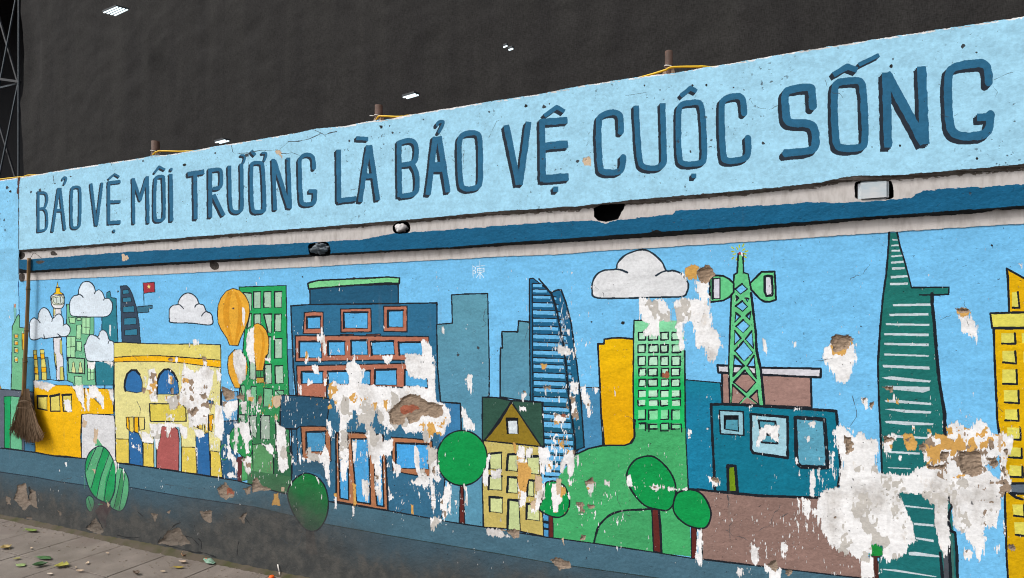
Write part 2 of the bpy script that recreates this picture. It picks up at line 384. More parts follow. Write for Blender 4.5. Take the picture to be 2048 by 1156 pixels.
o = ob('painted_building', None, 'teal painted building between the clouds and the dark tower')
shape('a', o, '#2a7b8d', '1450,310 1495,285 1512,375 1580,385 1592,700 1605,980 1560,985 b: 1545,140 1545,545 1310,545 1290,220 1385,220 a: 1385,980 1385,600 1450,420', 1.3)
shape('a', o, '#dde3e6', '1485,745 1510,745 1505,900 1490,890')
o = ob('painted_tower', None, 'dark navy painted tower with stacked windows and a helipad arm')
shape('d', o, '#34465a', '280,218 362,212 400,250 440,330 490,490 530,700 552,1000 530,1018 300,972 285,600', 1.5, ink=INKB)
for s in ('312,272 388,262 396,320 308,330', '310,378 418,368 432,430 308,438', '315,500 462,488 470,572 312,578', '326,655 490,645 494,738 326,748', '334,818 506,798 508,884 336,892'): shape('d', ob('painted_window', o), '#2f7692', s, 1)
shape('d', o, '#3a6e86', '492,502 600,492 712,478 712,520 668,530 662,574 510,584', 1.6, ink=INKB)
o = ob('painted_flag', None, 'small red painted flag with a yellow star'); line('d', o, '588,180 600,488', 1.3, INKB, px=True)
shape('d', o, '#a5333f', '585,176 740,165 747,300 660,306 596,320', 1.2, ink=INKB)
shape('d', o, '#e6dc8a', [(200+.14706*(665+(30 if i % 2 == 0 else 12)*math.sin(i*math.pi/5)), 540+.14706*(226-(34 if i % 2 == 0 else 13)*math.cos(i*math.pi/5))) for i in range(10)])
CLD = '#d6e3ee'
def cloud(T, lab, s, lw, arcs, c=CLD):
    o = ob('painted_cloud', None, lab); shape(T, o, paint(c, .6, .8, .6), s, lw, True, INKB)
    for q in arcs: line(T, o, q, lw, INKB, True, px=True)
# -- lower far left
o = ob('painted_building', None, 'slate and green striped painted building at the left edge')
shape('b', o, VIOL, '-900,590 0,600 300,622 460,642 460,700 R: 475,290 478,440 330,425 0,370 -900,320')
shape('b', o, '#169a5c', '55,700 150,695 R: 140,0 138,386 58,378 60,0', 1); shape('b', o, '#66b68c', '150,695 300,712 R: 300,0 298,410 140,386 140,0', 1)
shape('R', o, '#44789a', '332,290 478,310 478,440 332,425', 1); line('R', o, '460,270 505,280 500,320 470,338 430,330', 1, px=True); line('b', o, '-400,595 0,600 300,622 460,642', 1.5, px=True)
shape('b', o, '#d9a51a', '-200,600 -100,560 0,540 18,596', 1)
# -- yellow low building
o = ob('painted_building', None, 'yellow painted house with three square windows beside the broom')
shape('b', o, paint('#edb80f', grad=('#e4ae0a', 1.1, .5)), '460,540 700,545 900,545 985,562 1150,590 1540,590 1545,940 1110,940 R: 1105,0 1095,250 1110,520 900,490 730,482 480,442 465,0', 1.4)
shape('b', o, '#68b2e0', '468,478 700,470 800,490 900,478 990,515 1008,562 900,545 470,545', 1.2); shape('b', o, '#68b2e0', '1425,545 1540,545 1540,600 1425,595', 1.4)
line('b', o, '985,562 1082,750 1140,868 1148,590', 1.2, px=True); line('b', o, '1225,655 1370,800', 2.2, paint('#5b9fcc'), px=True); line('b', o, '1222,670 1365,815', 1, px=True)
for s in ('510,695 640,695 640,888 512,862', '682,700 805,672 818,900 690,902', '850,680 972,672 975,905 862,900'):
    k = ob('painted_window', o); p = shape('b', k, '#d8cb66', s); line('X', k, [p[2], p[3], p[0], p[1]], 2.2, px=True); line('X', k, [p[1], p[2]], 1.2, px=True); line('X', k, [p[0], p[1]], 4, px=True)
for s in ('455,70 500,68 500,132 455,134', '463,195 510,200 516,300 466,300', '470,395 525,400 528,478 472,476', '545,60 600,62 602,120 547,118', '556,192 612,190 628,300 560,300', '566,372 634,368 636,478 568,474'): shape('b', o, '#d6cd6c', s, 1)
for s in ('455,134 500,132 510,198 460,196', '466,302 516,302 522,390 470,388', '548,120 602,122 610,188 554,186', '560,304 628,302 632,366 564,370'): shape('b', o, '#edb312', s, 1)
o = ob('painted_building', None, 'whitewashed painted block under the yellow house')
shape('b', o, paint('#d3d4d7', .7, 1.2, 1.6), '1115,945 1200,935 1545,955 R: 1562,0 1572,545 1170,545 1110,520 1112,60', 1.3)
# -- clouds over the left
cloud('b', 'low white painted cloud beside the pale yellow hall', 'b: 1548,-10 1548,215 1400,220 1200,215 1160,120 1145,0 a: 1160,1010 1200,910 1248,878 1330,905 1360,840 1400,815 1450,850 1485,950 1530,968', 1.5, ('a: 1300,885 1352,940', 'a: 1480,970 1470,1000'))
cloud('a', 'small white painted cloud in front of the white tower', '400,800 410,700 460,650 510,668 525,590 560,530 605,513 660,550 715,655 770,608 820,603 858,660 868,738 912,735 955,790 945,860 900,902 820,906 700,920 600,936 560,922 480,950 410,930', 1.6, ('510,668 545,718', '715,655 705,700', '868,738 858,760', '595,880 605,930', '785,870 830,905'))
cloud('a', 'large white painted cloud near the left end', '945,480 960,410 1000,355 1062,335 1070,270 1110,185 1165,156 1225,165 1275,215 1302,285 1345,268 1395,310 1428,384 1480,388 1525,450 1525,540 1470,622 1350,640 1150,635 1000,628 955,590', 1.7, ('1062,335 1100,340 1132,372', '1302,285 1284,320', '1428,384 1408,408'))
cloud('d', 'white painted cloud to the right of the red flag', '940,600 945,530 990,482 1055,468 1070,420 1120,345 1192,312 1262,332 1320,390 1350,458 1410,480 1446,560 1505,590 1528,650 1508,745 1230,722 970,714 945,670', 1.9, ('1055,468 1090,478 1138,526', '1350,458 1310,475 1290,505', '1446,560 1410,585 1382,625'), '#d9dde3')
# -- pale yellow hall
o = ob('painted_building', None, 'pale yellow painted hall with blue arched windows and a red door')
shape('e', o, '#ddd691', '190,40 500,40 560,48 1050,58 1640,65 1645,380 f: 1500,100 1530,985 920,905 590,848 260,800 82,790 75,460 60,0', 1.6)
shape('e', o, '#d9cd70', '190,40 300,30 560,46 1050,58 1300,52 1640,65 1645,275 1060,228 780,212 450,218 190,238', 1.6); shape('e', o, '#edb415', '190,238 450,218 780,212 1060,232 1645,276 1645,376 1450,355 1060,305 780,292 500,292 190,298', 1.5)
for i, (s, tl) in enumerate((('345,690 332,640 345,540 370,460 430,408 490,412 540,470 575,570 578,700 500,718', 1), ('775,740 778,560 810,470 870,405 935,395 1000,450 1055,560 1075,700 1060,745 900,735', 1), ('1240,810 1245,650 1272,572 1290,640 1275,720 1260,800', 0), ('1462,812 1540,832 1540,872 1465,862', 0))):
    k = ob('painted_window', o); p = shape('e', k, '#2d6ba5', s, 1.2)
    if tl: line('X', k, p[0:7], 3.6, px=True)
k = ob('painted_sign_board', o); shape('e', k, '#d5c454', '672,866 1110,868 1168,930 1172,1105 700,1110 684,1100', 2)
for s in ('75,460 255,466 262,796 84,786', '450,510 592,530 598,848 452,832', '978,572 1165,576 1182,935 974,908', '1365,622 1495,642 1530,985 1370,965'): shape('f', o, '#d9c357', s, 1.3)
for s in ('258,350 385,382 440,500 452,832 262,798', '1165,430 1340,376 1368,965 1188,936'): shape('f', ob('painted_window', o), '#2c67a0', s, 1.3)
k = ob('painted_door', o); shape('f', k, '#84b4c8', '592,250 640,420 628,560 632,852 598,846 594,560', 1); shape('f', k, '#84b4c8', '880,262 940,300 968,450 972,906 930,900 942,450 905,310', 1.1)
shape('f', k, '#a75a58', '690,300 720,288 880,296 925,340 940,460 934,896 760,872 634,858 636,620 690,420', 1.4)
for nm, S4 in (('f', (('220,165 255,165 262,348 226,312', '#eab212'), ('258,165 325,165 325,350 305,378 265,352', '#dcc75f'), ('328,165 388,165 386,360 375,382 330,358', '#eab212'), ('390,165 468,165 470,330 400,345', '#dfce78'))), ('f', (('1125,150 1185,150 1195,312 1130,285', '#e0a41c'), ('1196,140 1258,140 1256,332 1200,320', '#d2b653'), ('1272,130 1340,130 1336,382 1290,372', '#cdb45a'), ('1346,140 1406,130 1386,362 1348,345', '#e2a614')))):
    k = ob('painted_awning', o)
    for s, c in S4: shape(nm, k, c, s, 1.3)
# -- green office tower, blue annexes and the small ragged tree
o = ob('painted_building', None, 'pale blue painted annexe between the hall and the green tower')
shape('f', o, '#5f9cc8', '1515,-180 1740,-180 1735,210 1515,220', 1.6); shape('f', o, '#2c5d80', '1520,222 1735,215 1745,1040 1530,990 1500,640', 1.3)
o = ob('painted_tower', None, 'green painted office tower with grey green windows behind the balloons')
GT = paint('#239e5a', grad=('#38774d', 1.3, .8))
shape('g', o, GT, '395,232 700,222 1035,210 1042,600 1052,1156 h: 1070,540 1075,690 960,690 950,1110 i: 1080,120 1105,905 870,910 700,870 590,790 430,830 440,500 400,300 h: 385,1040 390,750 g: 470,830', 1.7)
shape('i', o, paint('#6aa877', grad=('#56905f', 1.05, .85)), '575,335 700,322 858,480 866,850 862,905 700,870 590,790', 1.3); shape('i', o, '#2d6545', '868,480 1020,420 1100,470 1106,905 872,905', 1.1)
shape('i', o, '#4a9a5e', '440,520 570,490 585,790 430,830')
GW_ = '#a3c3ad'
for T, s in (('g', '450,305 568,315 562,545 540,560'), ('g', '592,298 690,292 690,518 595,518'), ('g', '732,296 830,292 832,512 732,510'), ('g', '878,296 978,290 972,512 880,506'), ('g', '545,590 562,590 556,760 500,800'), ('g', '598,600 690,596 688,735 600,735'), ('g', '732,602 838,598 832,860 790,850'), ('g', '882,602 970,600 964,836 880,832'), ('g', '800,908 832,910 h: 830,180 770,180'), ('g', '878,935 978,930 h: 978,180 880,178'), ('h', '540,225 622,215 622,465 542,462'), ('h', '742,268 832,262 840,525 750,525'), ('h', '882,285 990,280 1000,520 890,520')): win(T, o, GW_, s, 2.2, 1)
for T, s in (('h', '415,560 450,540 475,565 470,830 420,840'), ('h', '560,560 628,562 632,820 545,825'), ('h', '732,585 848,600 842,842 728,842'), ('h', '885,618 1000,615 1005,670 960,690 885,680')): win(T, o, '#74b58c', s, 1.6, 1)
for T, s in (('h', '400,950 475,948 478,1050 430,1060'), ('h', '525,965 630,955 i: 628,250 560,200 520,90'), ('h', '690,958 812,962 i: 815,262 690,255'), ('i', '892,0 1030,100 1030,420 900,420')): win(T, o, '#9aae9f', s, 2, 1)
shape('X', o, '#3d6f4c', [(495,940),(592,955),(600,1005),(495,985)])
o = ob('painted_tree', None, 'ragged green painted tree with most of its paint gone')
shape('f', o, '#5a2f33', '1738,705 1795,700 1790,1035 1735,1030 1725,860 1660,790 1700,790'); shape('f', o, '#2b8a4c', '1622,420 1690,300 1810,230 1890,330 1935,500 1930,640 1880,720 1800,700 1760,660 1700,640 1640,560', 1.2, True)
line('f', o, '1525,560 1560,545 1610,590 1610,680 1560,745 1510,720 1500,640', 2.4, paint('#2f7d4b'), True, True, px=True)
OR = '#dfa535'; OR2 = '#d19224'
o = ob('painted_balloon', None, 'tall orange painted balloon at the corner of the green tower')
shape('g', o, OR, '100,600 110,480 150,375 220,288 310,250 400,275 480,348 530,450 541,560 520,680 480,790 420,920 382,1030 265,1022 230,930 150,810 110,720', 1.4)
shape('g', o, OR2, '250,290 200,420 175,560 185,700 230,850 290,1020 320,1020 270,800 262,600 270,420 300,290'); shape('g', o, OR2, '330,290 375,450 385,620 360,800 330,1020 345,1020 410,850 440,650 430,450 380,320'); shape('g', o, '#e9e9ea', '436,505 465,515 480,580 465,770 440,700')
o = ob('painted_balloon', None, 'orange painted balloon hanging low with only a sliver of paint left')
shape('h', o, OR, '340,60 290,108 250,160 238,260 250,380 290,480 340,585 410,585 410,530 460,480 500,400 512,300 492,180 430,90', 1.4)
o = ob('painted_balloon', None, 'orange painted balloon with a square basket in front of the green windows')
shape('g', o, OR, '600,740 650,722 712,755 765,820 798,920 802,1020 790,1140 h: 760,150 722,350 625,346 612,200 560,60 g: 560,900', 1.4)
shape('g', o, OR2, '640,740 700,860 710,1020 690,1156 h: 660,330 700,340 730,150 g: 750,1020 735,860')
shape('h', o, '#3a8f58', '625,350 725,346 735,436 628,440', 1.4); shape('h', o, '#b3953a', '628,442 735,440 735,516 626,518', 1.3)
for xx_ in (655, 690): line('h', o, '%d,352 %d,436' % (xx_, xx_), 1, px=True)
# -- big blue building
o = ob('painted_building', None, 'large blue painted building with a green roof lip and rows of brown framed windows')
BB = paint('#2b6a8e', grad=('#346785', 1.6, .8)); DB = '#27516b'
shape('h', o, '#4b86ad', '1052,60 1118,60 1135,690 1080,690', .7)
shape('j', o, BB, '130,432 360,415 1425,405 1890,395 1895,1156 k: 1932,500 2030,520 2047,600 l: 1985,480 1972,740 2010,985 1780,940 1290,850 1000,800 680,750 580,740 560,600 i: 1110,900 1105,130 970,110 h: 950,1110 960,690 1170,690 j: 160,1156', 2.4)
shape('X', o, '#3a7aa8', [(872,798),(884,803),(919,808),(924,870),(880,900)]); shape('k', o, DB, '5,420 300,436 560,460 600,470 560,800 240,800 200,830 5,820', 2); shape('i', o, '#2d5b78', '1110,130 1180,125 1200,700 1120,740', 1.6); shape('i', o, '#34596f', '1200,560 1540,560 1640,900 1500,740 1330,700 1120,800 1120,740')
shape('j', o, '#1f5675', '360,232 800,185 1425,172 1425,402 360,416', 2.4); shape('j', o, '#7bcd8e', '335,165 360,150 460,125 750,112 1130,95 1290,84 1440,95 1435,162 1290,156 800,190 345,228', 2.8)
BR = '#b06f59'; PN = '#54a8dc'
def frame(T, outer, panes, c=BR, lw=2.2, pc=PN, tl=3.4, ow=2):
    k = ob('painted_window', o); shape(T, k, c, outer, ow)
    for s in panes: p = shape(T, k, pc, s); line('X', k, [p[1], p[2], p[3]], lw*.6, px=True); line('X', k, [p[2], p[3], p[0], p[1]][1:], tl, px=True)
frame('j', '295,512 400,502 520,508 520,768 280,765', ('322,565 488,558 485,706 325,706',)); frame('j', '730,470 1095,462 1100,745 735,748', ('765,510 1055,508 1055,704 768,698',)); frame('j', '1250,436 1530,434 1530,745 1250,740', ('1298,490 1482,484 1480,688 1300,686',))
shape('j', o, BR, '730,775 885,775 885,792 730,790', 1.6); shape('j', o, BR, '1040,775 1210,772 1205,792 1040,792', 1.6)
frame('j', '185,792 800,790 1790,802 1795,1090 1200,1085 190,1102', ('232,862 490,860 505,1058 232,1055', '576,860 780,858 782,1025 580,1028', '856,850 1048,845 1060,1022 860,1022', '1098,862 1365,855 1380,1018 1105,1022', '1428,872 1700,868 1745,1025 1436,1022'))
frame('k', '200,72 700,60 1560,38 1790,60 1790,360 1560,335 1100,310 560,310 560,455 210,430', ('258,140 515,138 516,284 262,282', '574,138 830,132 830,292 578,290', '960,128 1084,128 1088,298 965,298', '1145,118 1400,112 1406,304 1140,300', '1505,118 1760,125 1780,335 1500,310'))
frame('i', '1230,88 1400,82 1572,90 1640,200 1645,560 1500,560 1262,530 1236,100', ('1308,165 1570,155 1570,430 1312,430',), '#a06a4c', 2, '#468db8')
k = ob('painted_door', o); shape('k', k, '#a87150', '672,876 900,872 1240,905 l: 1275,240 1300,850 1000,800 680,740', 3)
for s in ('k: 705,900 815,905 l: 828,722 722,700', 'k: 860,950 1065,950 l: 1088,770 920,745', 'k: 1140,1000 1180,1000 l: 1230,200 1250,800 1170,790 1140,500'): shape('l', k, '#4a9ed6', s, 2.6)
frame('k', '1340,930 1600,945 1830,975 l: 1862,445 1600,420 1360,372', ('k: 1395,1000 1785,1015 l: 1790,352 1396,338',), '#a8704f', 2.4, '#47a2e0')
# -- plain teal blocks
TE = paint('#5a94a8', grad=('#568fa9', 1.6, 1.2))
o = ob('painted_building', None, 'plain teal painted block with a stepped roof beside the big blue building')
shape('m', o, TE, '140,655 330,640 320,300 500,288 755,284 762,600 775,1156 n: 772,440 700,460 690,960 o: 700,990 190,915 n: 435,840 425,520 190,505 m: 150,1156', 2.2)
line('n', o, '190,505 425,525 440,840', 2.4, px=True)
o = ob('painted_building', None, 'plain teal painted block stepped against the sail shaped tower')
shape('m', o, TE, '925,740 1115,745 1128,612 1262,628 1268,1156 n: 1268,500 905,445 905,0 m: 910,940 932,940', 2.6)
o = ob('painted_building', None, 'plain mid blue painted block between the sail tower and the yellow slab')
shape('q', o, paint('#4687b0'), '60,690 302,690 322,1156 r: 600,290 440,325 300,392 380,200 370,0', 1.6)
# -- sail shaped tower
o = ob('painted_tower', None, 'blue painted tower like a sail with pale slatted floors')
shape('m', o, paint('#1d5f86', grad=('#1b5a75', 1.5, 1.0)), '1255,105 1300,98 1420,190 1525,270 1600,240 1640,242 1700,400 1760,640 1830,1156 n: 1880,500 1917,1050 1830,1085 o: 1800,120 1650,385 1440,385 n: 1420,1050 1420,500 1268,495 1262,0', 2.2)
ly = [558, 605, 662, 720, 801, 845, 895, 960]; lx = [1065, 1065, 1066, 1066, 1068, 1087, 1089, 1089]
cx_ = [1078, 1103, 1111, 1117, 1122, 1127, 1132, 1136, 1144, 1150, 1152]; cyy = [558, 588, 612, 640, 664, 690, 730, 780, 835, 880, 960]
ox_ = [1118, 1124, 1131, 1139, 1146, 1150, 1156, 1161, 1163]; oyy = [585, 605, 630, 660, 700, 740, 790, 860, 960]
bars = [(570,575),(581,586),(593,598),(608,615),(623,630),(639,645),(655,661),(671,678),(687,693),(703,710),(718,724),(731,737),(748,756),(764,771),(778,784),(796,804),(815,822),(830,837),(845,855),(867,873),(880,888),(893,905),(912,922),(930,940),(945,952)]
BLU = '#68b3e2'
for y0, y1 in bars:
    xl, xr = np.interp(y0, ly, lx)+1, np.interp(y0, cyy, cx_)-4
    sl_ = 1+ (y0-600)/60*.6
    if xr-xl > 4: k = ob('painted_slat', o); shape('X', k, BLU, [(xl, y0-2), (xr, y0-2+sl_), (xr, y1-1.5+sl_), (xl, y1-1.5)]); line('X', k, [(xl-1, y0-3), (xr, y0-3+sl_)], 2, px=True)
    x2, x3 = np.interp(y0, cyy, cx_)+4, np.interp(y0, oyy, ox_)-8
    if y0 > 590 and x3-x2 > 3: shape('X', o, BLU, [(x2, y0+1), (x3, y0+2), (x3, y1+2), (x2, y1+1)]); line('X', o, [(x2-2, y0), (x3, y0+1)], 1.6, px=True)
line('X', o, list(zip(cx_, cyy)), 3.4, px=True); line('m', o, '1290,170 1295,700 1295,1156 n: 1300,490', 1.8, px=True); line('m', o, '1525,270 1560,250 1600,238 1640,242 1700,400 1760,640 1830,1156 n: 1880,500 1917,1050', 2.6, px=True)
# -- yellow slab, green tower and hill
cloud('p', 'largest white painted cloud, beside the lattice mast', '205,600 212,510 258,420 350,365 490,350 512,280 600,185 740,128 850,120 960,180 1050,270 1102,370 1180,368 1270,400 1340,480 1365,540 1350,620 1290,680 1000,690 500,702 240,690', 3, ('490,350 560,362 630,392', '1102,370 1040,390 975,428'), '#d8dadd')
o = ob('painted_building', None, 'plain yellow painted slab left of the green gridded tower')
shape('q', o, paint('#e4b505', grad=('#dca600', 1.4, 1.15)), '275,165 350,165 350,112 450,96 560,95 708,108 708,1156 r: 960,200 900,275 840,290 615,288 592,0 q: 322,1156 300,660', 3, True if 0 else False)
o = ob('painted_hill', None, 'green painted hill that rises into a gridded green tower')
HG = paint('#82d3a2', grad=('#1cb460', 1.42, 1.25)); HG2 = paint('#1cb460', grad=('#42a566', 1.25, 1.05))
fill('p', o, HG, '712,968 1255,968 1310,1156 q: 1325,400 r: 1545,0 1550,300 960,300 960,0 q: 705,600')
fill('r', o, HG2, '300,392 440,328 600,292 880,285 955,235 966,90 1545,90 1560,400 1575,790 s: 1590,560 1612,912 1240,868 700,790 500,755 40,702 30,450 r: 100,640')
line('r', o, '310,385 440,325 600,290 850,288 930,262 962,200 965,0', 3, px=True); line('p', o, '785,968 712,970 705,1156 q: 700,600 708,1156', 2.6, px=True)
line('q', o, '1320,250 1325,600 1330,1156 r: 1548,40 1560,400 1575,790', 2.8, px=True); line('p', o, '715,968 1000,970', 2.6, px=True)
shape('s', o, paint('#3f9c62'), '505,755 550,575 680,445 880,388 1150,372 1160,560 1180,850'); line('s', o, '500,755 515,690 550,575 600,510 680,440 780,400 880,384 1000,378 1140,370', 3.6, sm=True, px=True)
cols = ((765, 850), (885, 995), (1035, 1125), (1165, 1265))
for r_, (ya, yb) in enumerate(((30, 118), (180, 268), (320, 425), (465, 550), (595, 675), (730, 805), (845, 910), (965, 1075), (1125, 1190))):
    for c_i, (xa, xb) in enumerate(cols):
        dx = (7*math.sin(r_*5+c_i*3)); k = ob('painted_window', o)
        p = shape('q', k, '#b3dec3' if r_ < 7 else '#7fd29c', [(1150+.1661*(xa+dx), 660+.1661*ya), (1150+.1661*(xb+dx*.5), 660+.1661*(ya-4)), (1150+.1661*(xb+dx), 660+.1661*yb), (1150+.1661*(xa+dx*.6), 660+.1661*(yb+4))])
        if r_ < 5: line('X', k, p, 2.4, px=True, closed=True, wob=.5)
        else:
            s_ = (r_*3+c_i*2) % 4; line('X', k, [p[(s_+i) % 4] for i in range(3)], 2.4, px=True, wob=.5)
for q in ('1030,45 1085,40 1085,120', '1125,130 1130,50 1215,48', '1255,50 1260,125 1350,122', '1400,48 1495,48 1498,135'): line('r', o, q, 2.4, px=True)
# -- small house
o = ob('painted_building', None, 'cream painted house with a dark green roof and an olive gable')
shape('n', o, paint('#cdc27a', grad=('#bfae63', 1.1, .8)), '705,970 1420,1048 o: 1395,400 1430,1098 1000,1010 706,990 690,500', 2.2)
k = ob('painted_roof', o); shape('n', k, '#2f5144', '690,448 860,452 1040,488 1410,508 1436,1042 720,972 690,960', 2.6)
shape('n', k, '#8a7424', '1040,505 1230,790 1400,1042 1000,1000 715,972', 2.4); line('n', k, '1040,500 880,770 715,968', 3.6, px=True)
k = ob('painted_window', o); shape('n', k, '#15191d', '970,692 1122,695 1130,895 985,895'); shape('n', k, '#cfd9df', '1000,735 1108,732 1114,888 1010,884')
for s in ('770,105 920,90 922,298 775,285', '1000,112 1112,108 1112,318 985,300', '1215,140 1372,135 1378,355 1240,340', '768,370 925,375 925,545 765,535', '1000,385 1115,395 1115,582 990,570', '1240,420 1312,430 1308,622 1228,610', '775,625 930,635 930,822 780,800', '1225,705 1372,720 1378,915 1220,890'):
    k = ob('painted_window', o); p = shape('o', k, '#c6cf94', s); line('X', k, [p[3], p[0], p[1]], 4, px=True); line('X', k, [p[1], p[2], p[3]], 1.4, px=True)
k = ob('painted_door', o); p = shape('o', k, '#bccb92', '1005,655 1130,670 1148,1025 992,1010'); line('X', k, [p[3], p[0], p[1]], 4.4, px=True); line('X', k, [p[1], p[2]], 1.8, px=True)
# -- teal factory side
o = ob('painted_building', None, 'broad teal painted block behind the lattice mast')
shape('q', o, paint('#157d8e', grad=('#17799c', 1.35, 1.15)), '1325,598 1450,610 1750,636 v: 480,45 380,500 400,1040 250,1020 95,1010 70,500 q: 1332,1156', 2)
o = ob('painted_building', None, 'brown painted factory block with a white roof slab')
shape('u', o, '#9d7d75', '385,570 1455,625 1465,995 390,945', 3.6); shape('u', o, '#cfced6', '330,485 520,490 900,515 1575,525 1572,632 1300,620 900,600 340,572', 3.8)
o = ob('painted_mast', None, 'green painted lattice mast with two horn loudspeakers'); MG = '#63c486'
for yy0 in range(14):
    an = yy0/14*2*math.pi+.2; r0_ = 62+22*((yy0*7) % 3); r1_ = r0_+28
    line('t', o, [(1380+.1661*(597+r*math.cos(an)), 470+.1661*(215+r*.95*math.sin(an))) for r in (r0_-14, r1_-12)], 2.6, paint('#b3c21a'), px=True)
shape('t', o, MG, '590,225 632,225 636,450 690,465 718,560 735,700 790,1156 u: 800,300 855,550 905,975 830,970 690,870 590,965 490,945 478,700 470,300 t: 480,1156 500,700 525,560 530,478 575,455', 0, holes=(
 '545,650 625,588 692,650 610,712', '556,732 582,760 560,795', '668,760 706,768 692,802', '550,855 630,795 692,862 635,918', '552,938 602,980 540,1052', '728,928 680,975 720,1022', '555,1100 640,1022 718,1095 u: 640,95', 'u: 540,68 612,160 535,236', 'u: 745,72 668,170 765,285', 'u: 540,312 645,195 757,335 650,438', 'u: 535,370 650,490 515,622', 'u: 770,368 690,492 798,645', 'u: 525,690 660,548 792,690 680,815', 'u: 512,720 665,862 585,950 500,948', 'u: 810,788 720,870 832,962', 'u: 600,985 690,880 785,985'))
for s, w_ in (('580,225 568,455 530,478 525,575', 3), ('636,225 645,452 700,470 720,570', 2.6), ('500,700 480,1156 u: 465,500 480,945', 3), ('735,700 790,1156 u: 800,300 855,550 895,975', 4.4)): line('t', o, s, w_, px=True)
for s in ('545,650 625,588 692,650 610,712', '556,732 582,760 560,795', '668,760 706,768 692,802', '550,855 630,795 692,862 635,918', '552,938 602,980 540,1052', '728,928 680,975 720,1022', '555,1100 640,1022 718,1095 u: 640,95', 'u: 540,68 612,160 535,236', 'u: 745,72 668,170 765,285', 'u: 540,312 645,195 757,335 650,438', 'u: 535,370 650,490 515,622', 'u: 770,368 690,492 798,645', 'u: 525,690 660,548 792,690 680,815', 'u: 512,720 665,862 585,950 500,948', 'u: 810,788 720,870 832,962'):
    p = pts('t', s); line('X', o, p, 1.8, px=True, closed=True, wob=.5); line('X', o, [p[0], p[1]], 3.4, px=True)
for s, s2 in (('235,525 300,485 400,492 470,530 528,582 525,690 480,745 400,790 240,808', '272,528 362,520 360,768 272,765'), ('722,582 860,445 1020,440 1035,780 960,805 900,803 840,770 735,655', '900,500 935,490 985,500 995,700 985,725 920,735 900,680')):
    k = ob('painted_loudspeaker', o); shape('t', k, MG, s, 3.4); shape('t', k, '#ccccd8', s2, 4.2 if s2[0] == '9' else 2); line('t', k, s2.split()[0]+' '+s2.split()[-1], 4, px=True)
shape('t', o, '#a93c46', '580,222 590,202 610,204 615,235 590,242'); shape('t', o, '#e6e6e6', '612,205 630,205 640,260 620,245')
o = ob('painted_building', None, 'dark teal painted shop with pale blue windows and a lime door')
shape('v', o, paint('#0f7085', grad=('#0f7089', 1.3, 1.1)), '352,48 700,55 1000,78 1300,92 1780,125 1795,330 1820,640 1825,800 1800,985 1640,1100 1560,1112 900,1090 400,1040 372,500', 4.6)
k = ob('painted_window', o); shape('v', k, '#8fbecd', '448,118 720,132 726,402 460,385', 2.6); shape('v', k, '#11161c', '495,172 668,172 670,362 498,335'); shape('v', k, '#4d94a9', '524,226 655,226 660,346 520,328')
k = ob('painted_window', o); shape('v', k, '#9bc7d6', '808,160 1225,195 1225,660 835,602 808,560', 4.6); shape('v', k, '#4d94a9', '895,232 1085,246 1108,496 930,482', 3.6); line('v', k, '925,375 1108,400', 8, px=True)
k = ob('painted_window', o); shape('v', k, '#5a9fb9', '1310,200 1645,222 1680,770 1375,758 1330,720', 6.5)
k = ob('painted_door', o); shape('v', k, paint('#a0b81f', grad=('#6f8f18', 1.25, 1.1)), '545,745 630,750 655,1052 548,1048', 5)
o = ob('painted_building', None, 'bare brown painted wall below the teal shop')
shape('v', o, paint('#967a70', grad=('#8a7068', 1.15, .95)), '100,1015 240,1020 400,1042 900,1092 1560,1114 1640,1100 w: 1900,300 2048,900 3000,1250 1900,1142 1420,1102 980,1032 250,942 240,600', 3.6)
# -- trees on the right
def crown(T, par, s, c, lw=2.6): shape(T, ob('painted_crown', par), c, s, lw, True)
TG = paint('#0a9d50', grad=('#0c9149', 1.3, 1.05)); TRK = '#5b2723'
o = ob('painted_tree', None, 'small round green painted tree between the cream house and the hill')
shape('o', o, '#4a90c0', '1425,800 1492,800 1490,1112 1435,1100'); line('o', o, '1432,925 1488,935', 5, px=True); line('o', o, '1432,1005 1488,1015', 4, px=True)
shape('o', o, TRK, '1490,840 1540,850 1546,1122 1492,1118', 1.6); crown('o', o, '1450,470 1500,440 1580,440 1680,500 1735,640 1735,740 1690,830 1600,872 1500,850 1400,800 1375,740 1420,640', TG)
o = ob('painted_tree', None, 'large oval green painted tree on the hill'); shape('s', o, TRK, '1158,370 1235,370 1270,872 1178,850', 2.4); line('s', o, '1238,370 1258,600 1268,870', 4, px=True)
crown('r', o, '1120,410 1220,440 1340,555 1415,690 1432,820 1400,960 1330,1028 1230,1018 1100,985 1000,900 910,770 872,640 905,530 985,445', TG, 3)
o = ob('painted_tree', None, 'smaller round green painted tree beside the bare brown wall'); shape('s', o, TRK, '1605,565 1668,590 1668,945 1610,930', 2)
crown('s', o, '1432,210 1500,165 1600,150 1700,180 1780,270 1830,400 1820,500 1780,572 1720,592 1640,580 1540,540 1440,450 1400,350', TG, 3)
o = ob('painted_tree', None, 'round green lollipop tree painted left of the cream house'); shape('o', o, TRK, '425,465 460,465 480,952 412,935', 1.8)
crown('X', o, [(924+50.5*math.cos(t), 916+55*math.sin(t)) for t in np.arange(16)/16*2*math.pi], TG, 2.6)
